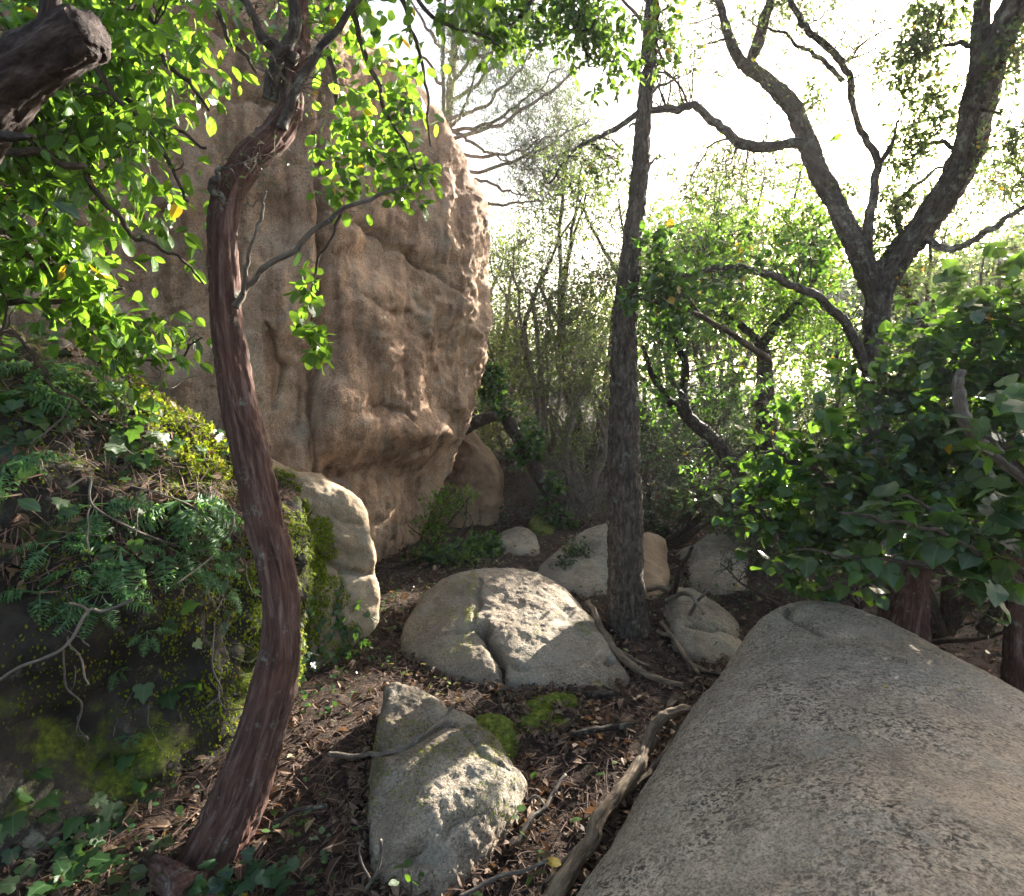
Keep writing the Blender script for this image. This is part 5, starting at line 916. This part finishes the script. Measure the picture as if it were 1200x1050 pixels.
# ivy and seedlings near enough to count
for lab, uv, m, s_, tm_, mt in [('patch of grey green ivy at the very foot of the twisted trunk', [(240, 1040), (262, 1030), (285, 1020), (310, 1010), (225, 1030), (300, 1040), (275, 1045), (320, 1030)], 3, .06, IVY, 'leaf_big'), ('ivy leaves in the dark bottom left corner', [(70, 1000), (100, 990), (90, 1020), (60, 1030), (120, 1010), (40, 1040)], 4, .065, IVY, 'leaf_ivy'),
        ('olive green seedlings left of the trunk foot', [(150, 1030), (170, 1010), (190, 990), (140, 1040), (180, 1030)], 4, .045, ROUND, 'leaf_olive'), ('tiny bright seedling in front of the pointed rock', [(472, 1022), (480, 1030)], 3, .03, ROUND, 'leaf_bright'), ('bright tiny sprout among the dry leaves right of the trunk', [(345, 962), (350, 968)], 3, .028, ROUND, 'leaf_bright'),
        ('sprout below the pale lichen boulder at the path edge', [(452, 690), (460, 700), (448, 712), (440, 725)], 4, .04, SMALL, 'leaf_bright'), ('small green sprout beside the yellow leaf by the slab root', [(625, 1000), (610, 960), (690, 965)], 2, .035, ROUND, 'leaf_mid'), ('grass like sprout between domed boulder and pointed rock', [(510, 800), (520, 806), (526, 798)], 5, .03, SMALL, 'leaf_olive')]:
    b_ = np.array([grd(u, v, .03) for u, v in uv]); p = np.repeat(b_, m, 0) + RNG.normal(size=(len(b_) * m, 3)) * (.022, .022, .008); t = thing('seedling', b_[0] * (1, 1, 0), lab, 'seedling'); ax, nr = flat(len(p), .3)
    leaf_objects('leaf', p, ax, nr, s_ * RNG.uniform(.7, 1.2, len(p)), tm_, M[mt], t); Q = np.stack([p * (1, 1, 0) - (0, 0, .02), p * (1, 1, .6), p], 1); twig_obj('stems', [(Q, np.full(Q.shape[:2], .001))], M['twig'], t)
# single fallen leaves that stand out
for k, (u, v, s_, mt, lab) in enumerate([(658, 1012, .06, 'leaf_yellow', 'yellow leaf lying against the root by the slab'), (640, 1022, .045, 'leaf_olive', 'olive half turned leaf beside the yellow leaf'), (680, 958, .04, 'leaf_mid', 'fresh green leaf on the dead leaves left of the root'), (622, 912, .035, 'leaf_mid', 'small pale green leaf right of the pointed rock'),
        (415, 1025, .10, 'litter', 'large orange brown curled leaf at the bottom edge'), (378, 995, .11, 'litter', 'long russet curled leaf right of the trunk foot'), (352, 1018, .09, 'litter', 'dull purple brown leaf beside the long russet leaf'), (330, 870, .07, 'litter', 'broad brown leaf close right of the twisted trunk'), (352, 885, .06, 'litter', 'brown leaf next to the broad brown leaf'), (400, 1002, .08, 'litter', 'folded tan leaf in the sun patch'),
        (430, 765, .045, 'litter', 'tan leaf below the pale lichen boulder'), (500, 778, .035, 'leaf_yellow', 'small yellow leaf left of the domed boulder'), (455, 778, .03, 'leaf_yellow', 'tiny yellow leaf on the path left of the domed boulder'), (590, 822, .05, 'litter', 'brown leaf in front of the domed boulder'), (725, 870, .05, 'litter', 'rust leaf in the hollow left of the slab'), (700, 900, .05, 'litter', 'dry curled leaf under the long root')]):
    p = grd(u, v, .03)[None]; t = thing('fallen_leaf', p[0], lab, 'leaf'); ax, nr = flat(1, .3); leaf_objects('blade', p, ax, nr, [s_], CURL if mt == 'litter' else ROUND, M[mt], t)
SS = Surf('slab')
for u, v, lab in [(1033, 756, 'tiny pale leaf scrap nearest the crest of the slab'), (1022, 793, 'tiny pinkish leaf scrap in the middle of the slab'), (1035, 806, 'tiny yellowish leaf scrap below the pinkish one on the slab'), (1122, 809, 'thin yellow leaf scrap towards the right of the slab'), (917, 801, 'tiny pale scrap towards the left of the slab'), (1168, 842, 'greenish leaf scrap at the right edge of the slab')]:
    a, nn = SS.near(u, v); t = thing('leaf_scrap', a, lab, 'leaf'); leaf_objects('blade', (a + nn * .006)[None], np.array([[.9, .3, -.1]]), nn[None], [.022], SMALL, M['leaf_yellow' if 'yellow' in lab else 'litter'], t)
def ground_limb(name, path, mat, label, cat='root', n=90, sides=14, disp=None, bits=(), part='root', scale=.8):
    """path rows (u, v, radius px, height)"""
    t = thing(name, grd(*path[0][:2]), label, cat)
    for j, pa in enumerate([path] + list(bits)):
        P = spline([grd(u, v, z) for u, v, r, z in pa], n); rr = spline([[r, 0] for u, v, r, z in pa], n)[:, 0]; P += .008 * np.stack([fbm(P, 2, 9, seed=s_) for s_ in range(3)], 1)
        V, F, co = tube(P, rpx(rr * scale, P), sides, disp or knots(.3)); mesh(part, V, F, M[mat], t, True, bark=co)
    return t
ground_limb('tree_root', [(640, 1065, 17, .03), (672, 1015, 15, .05), (692, 985, 13, .06), (703, 955, 12, .07), (722, 932, 12, .07), (745, 905, 11, .07), (756, 880, 8, .08), (765, 855, 10, .10), (778, 840, 9, .14), (805, 832, 7, .14), (830, 828, 4, .1)], 'root', 'thick pale knotted root running along the left foot of the slab', n=160, sides=24, disp=knots(.3), scale=.55,
    bits=[[(765, 852, 7, .1), (762, 875, 7, .06), (742, 900, 5, .02)], [(722, 935, 6, .06), (750, 915, 5, .05), (775, 885, 4, .05), (800, 850, 3, .05)], [(775, 842, 6, .12), (790, 850, 5, .08), (800, 862, 3, .04)], [(690, 985, 4, .05), (650, 1020, 4, .01), (630, 1045, 3, 0)]])
ground_limb('tree_root', [(690, 706, 3.5, .12), (702, 730, 4.5, .08), (716, 756, 5, .06), (738, 778, 5, .05), (765, 795, 4, .03), (800, 802, 3, .02)], 'root', 'thin root curving round the right end of the domed boulder to the pine', bits=[[(716, 757, 3, .06), (728, 765, 3, .06), (760, 780, 2, .03)]])
ground_limb('stick', [(668, 860, 3.5, .03), (700, 857, 4, .04), (742, 848, 3.5, .03)], 'bark_dark', 'short dark stick lying between flat mossy stone and slab root', 'stick', part='stick', n=40)
ground_limb('stick', [(675, 812, 5, .02), (705, 815, 6, .03), (722, 812, 4, .03)], 'bark_dark', 'dark rotten bark piece at the front foot of the domed boulder', 'stick', part='stick', n=30)
ground_limb('stick', [(606, 988, 2.4, .02), (622, 960, 2.6, .03), (640, 945, 2.4, .04), (652, 925, 2.2, .06), (662, 908, 1.6, .08)], 'bark_grey', 'thin twig lying right of the pointed rock', 'stick', part='stick', n=40, bits=[[(640, 945, 1.6, .04), (628, 930, 1.5, .05), (615, 935, 1, .04)]])
ground_limb('stick', [(540, 1050, 2.6, .02), (580, 1030, 2.6, .03), (610, 1020, 2.3, .04), (642, 1008, 1.6, .06)], 'bark_grey', 'thin twig near the bottom edge between pointed rock and root', 'stick', part='stick', n=40)
ground_limb('stick', [(385, 886, 3, .05), (425, 886, 3, .1), (450, 882, 3, .16), (480, 872, 2.8, .2), (505, 855, 2.6, .22), (520, 842, 2.4, .22), (530, 828, 2, .24)], 'bark_grey', 'long curved twig draped over the pointed rock', 'stick', part='stick', n=60, bits=[[(450, 882, 1.6, .16), (446, 874, 1.4, .2), (440, 868, 1, .24)]])
ground_limb('stick', [(430, 1040, 2.4, .02), (442, 1015, 2.2, .1), (446, 985, 2, .2)], 'bark_grey', 'upright forked twig in front of the pointed rock', 'stick', part='stick', n=30, bits=[[(436, 1028, 1.5, .06), (450, 1018, 1.4, .12), (462, 1010, 1, .16)], [(434, 1035, 1.4, .05), (420, 1000, 1.2, .14), (424, 985, 1, .18)]])
ground_limb('stick', [(320, 965, 3, .03), (350, 950, 3, .05), (385, 945, 2.4, .04)], 'bark_dark', 'dark twig in the leaves right of the twisted trunk', 'stick', part='stick', n=30)
ground_limb('stick', [(780, 705, 2.6, .1), (800, 695, 3, .2), (812, 700, 2.4, .26), (824, 720, 2, .2)], 'bark_grey', 'bent pale twig arching over the split wedge rock', 'stick', part='stick', n=40, bits=[[(808, 722, 2, .1), (818, 706, 2, .2), (830, 692, 1.6, .3)]])
ground_limb('tree_root', [(758, 690, 4, .08), (775, 688, 4, .1), (790, 700, 4, .08), (800, 735, 3, .03)], 'root', 'looping root on the ground right of the pine foot', bits=[[(770, 740, 3, .02), (790, 750, 3, .04), (812, 780, 3, .02), (850, 790, 2, .02)], [(775, 730, 3, .03), (800, 765, 3, .04), (820, 790, 2, .02)]])
ground_limb('young_stem', [(782, 712, 4, 0), (790, 690, 4, .2), (800, 665, 3, .4), (812, 640, 2, .6)], 'bark_dark', 'thin slanting stem rising behind the looping root', 'tree', part='trunk', n=40)
# ------------------------------------------------------------------ the sunlit air between the trees
m = bpy.data.materials.new('air'); m.use_nodes = True; m.node_tree.nodes.clear()
o_ = m.node_tree.nodes.new('ShaderNodeOutputMaterial'); v_ = m.node_tree.nodes.new('ShaderNodeVolumePrincipled')
v_.inputs['Color'].default_value = (.95, .95, 1, 1); v_.inputs['Density'].default_value = .0018; v_.inputs['Anisotropy'].default_value = .5
m.node_tree.links.new(v_.outputs[0], o_.inputs['Volume'])
x, y, z0, z1 = 250., 250., -3., 14.
V = np.array([(a * x, 3 + b_ * y, c_) for c_ in (z0, z1) for a, b_ in ((-1, -1), (1, -1), (1, 1), (-1, 1))])
h = mesh('haze', V, [np.array([(0, 3, 2, 1), (4, 5, 6, 7), (0, 1, 5, 4), (1, 2, 6, 5), (2, 3, 7, 6), (3, 0, 4, 7)])], m, smooth=False, kind='stuff'); h['label'] = 'thin pale haze hanging between the trees'
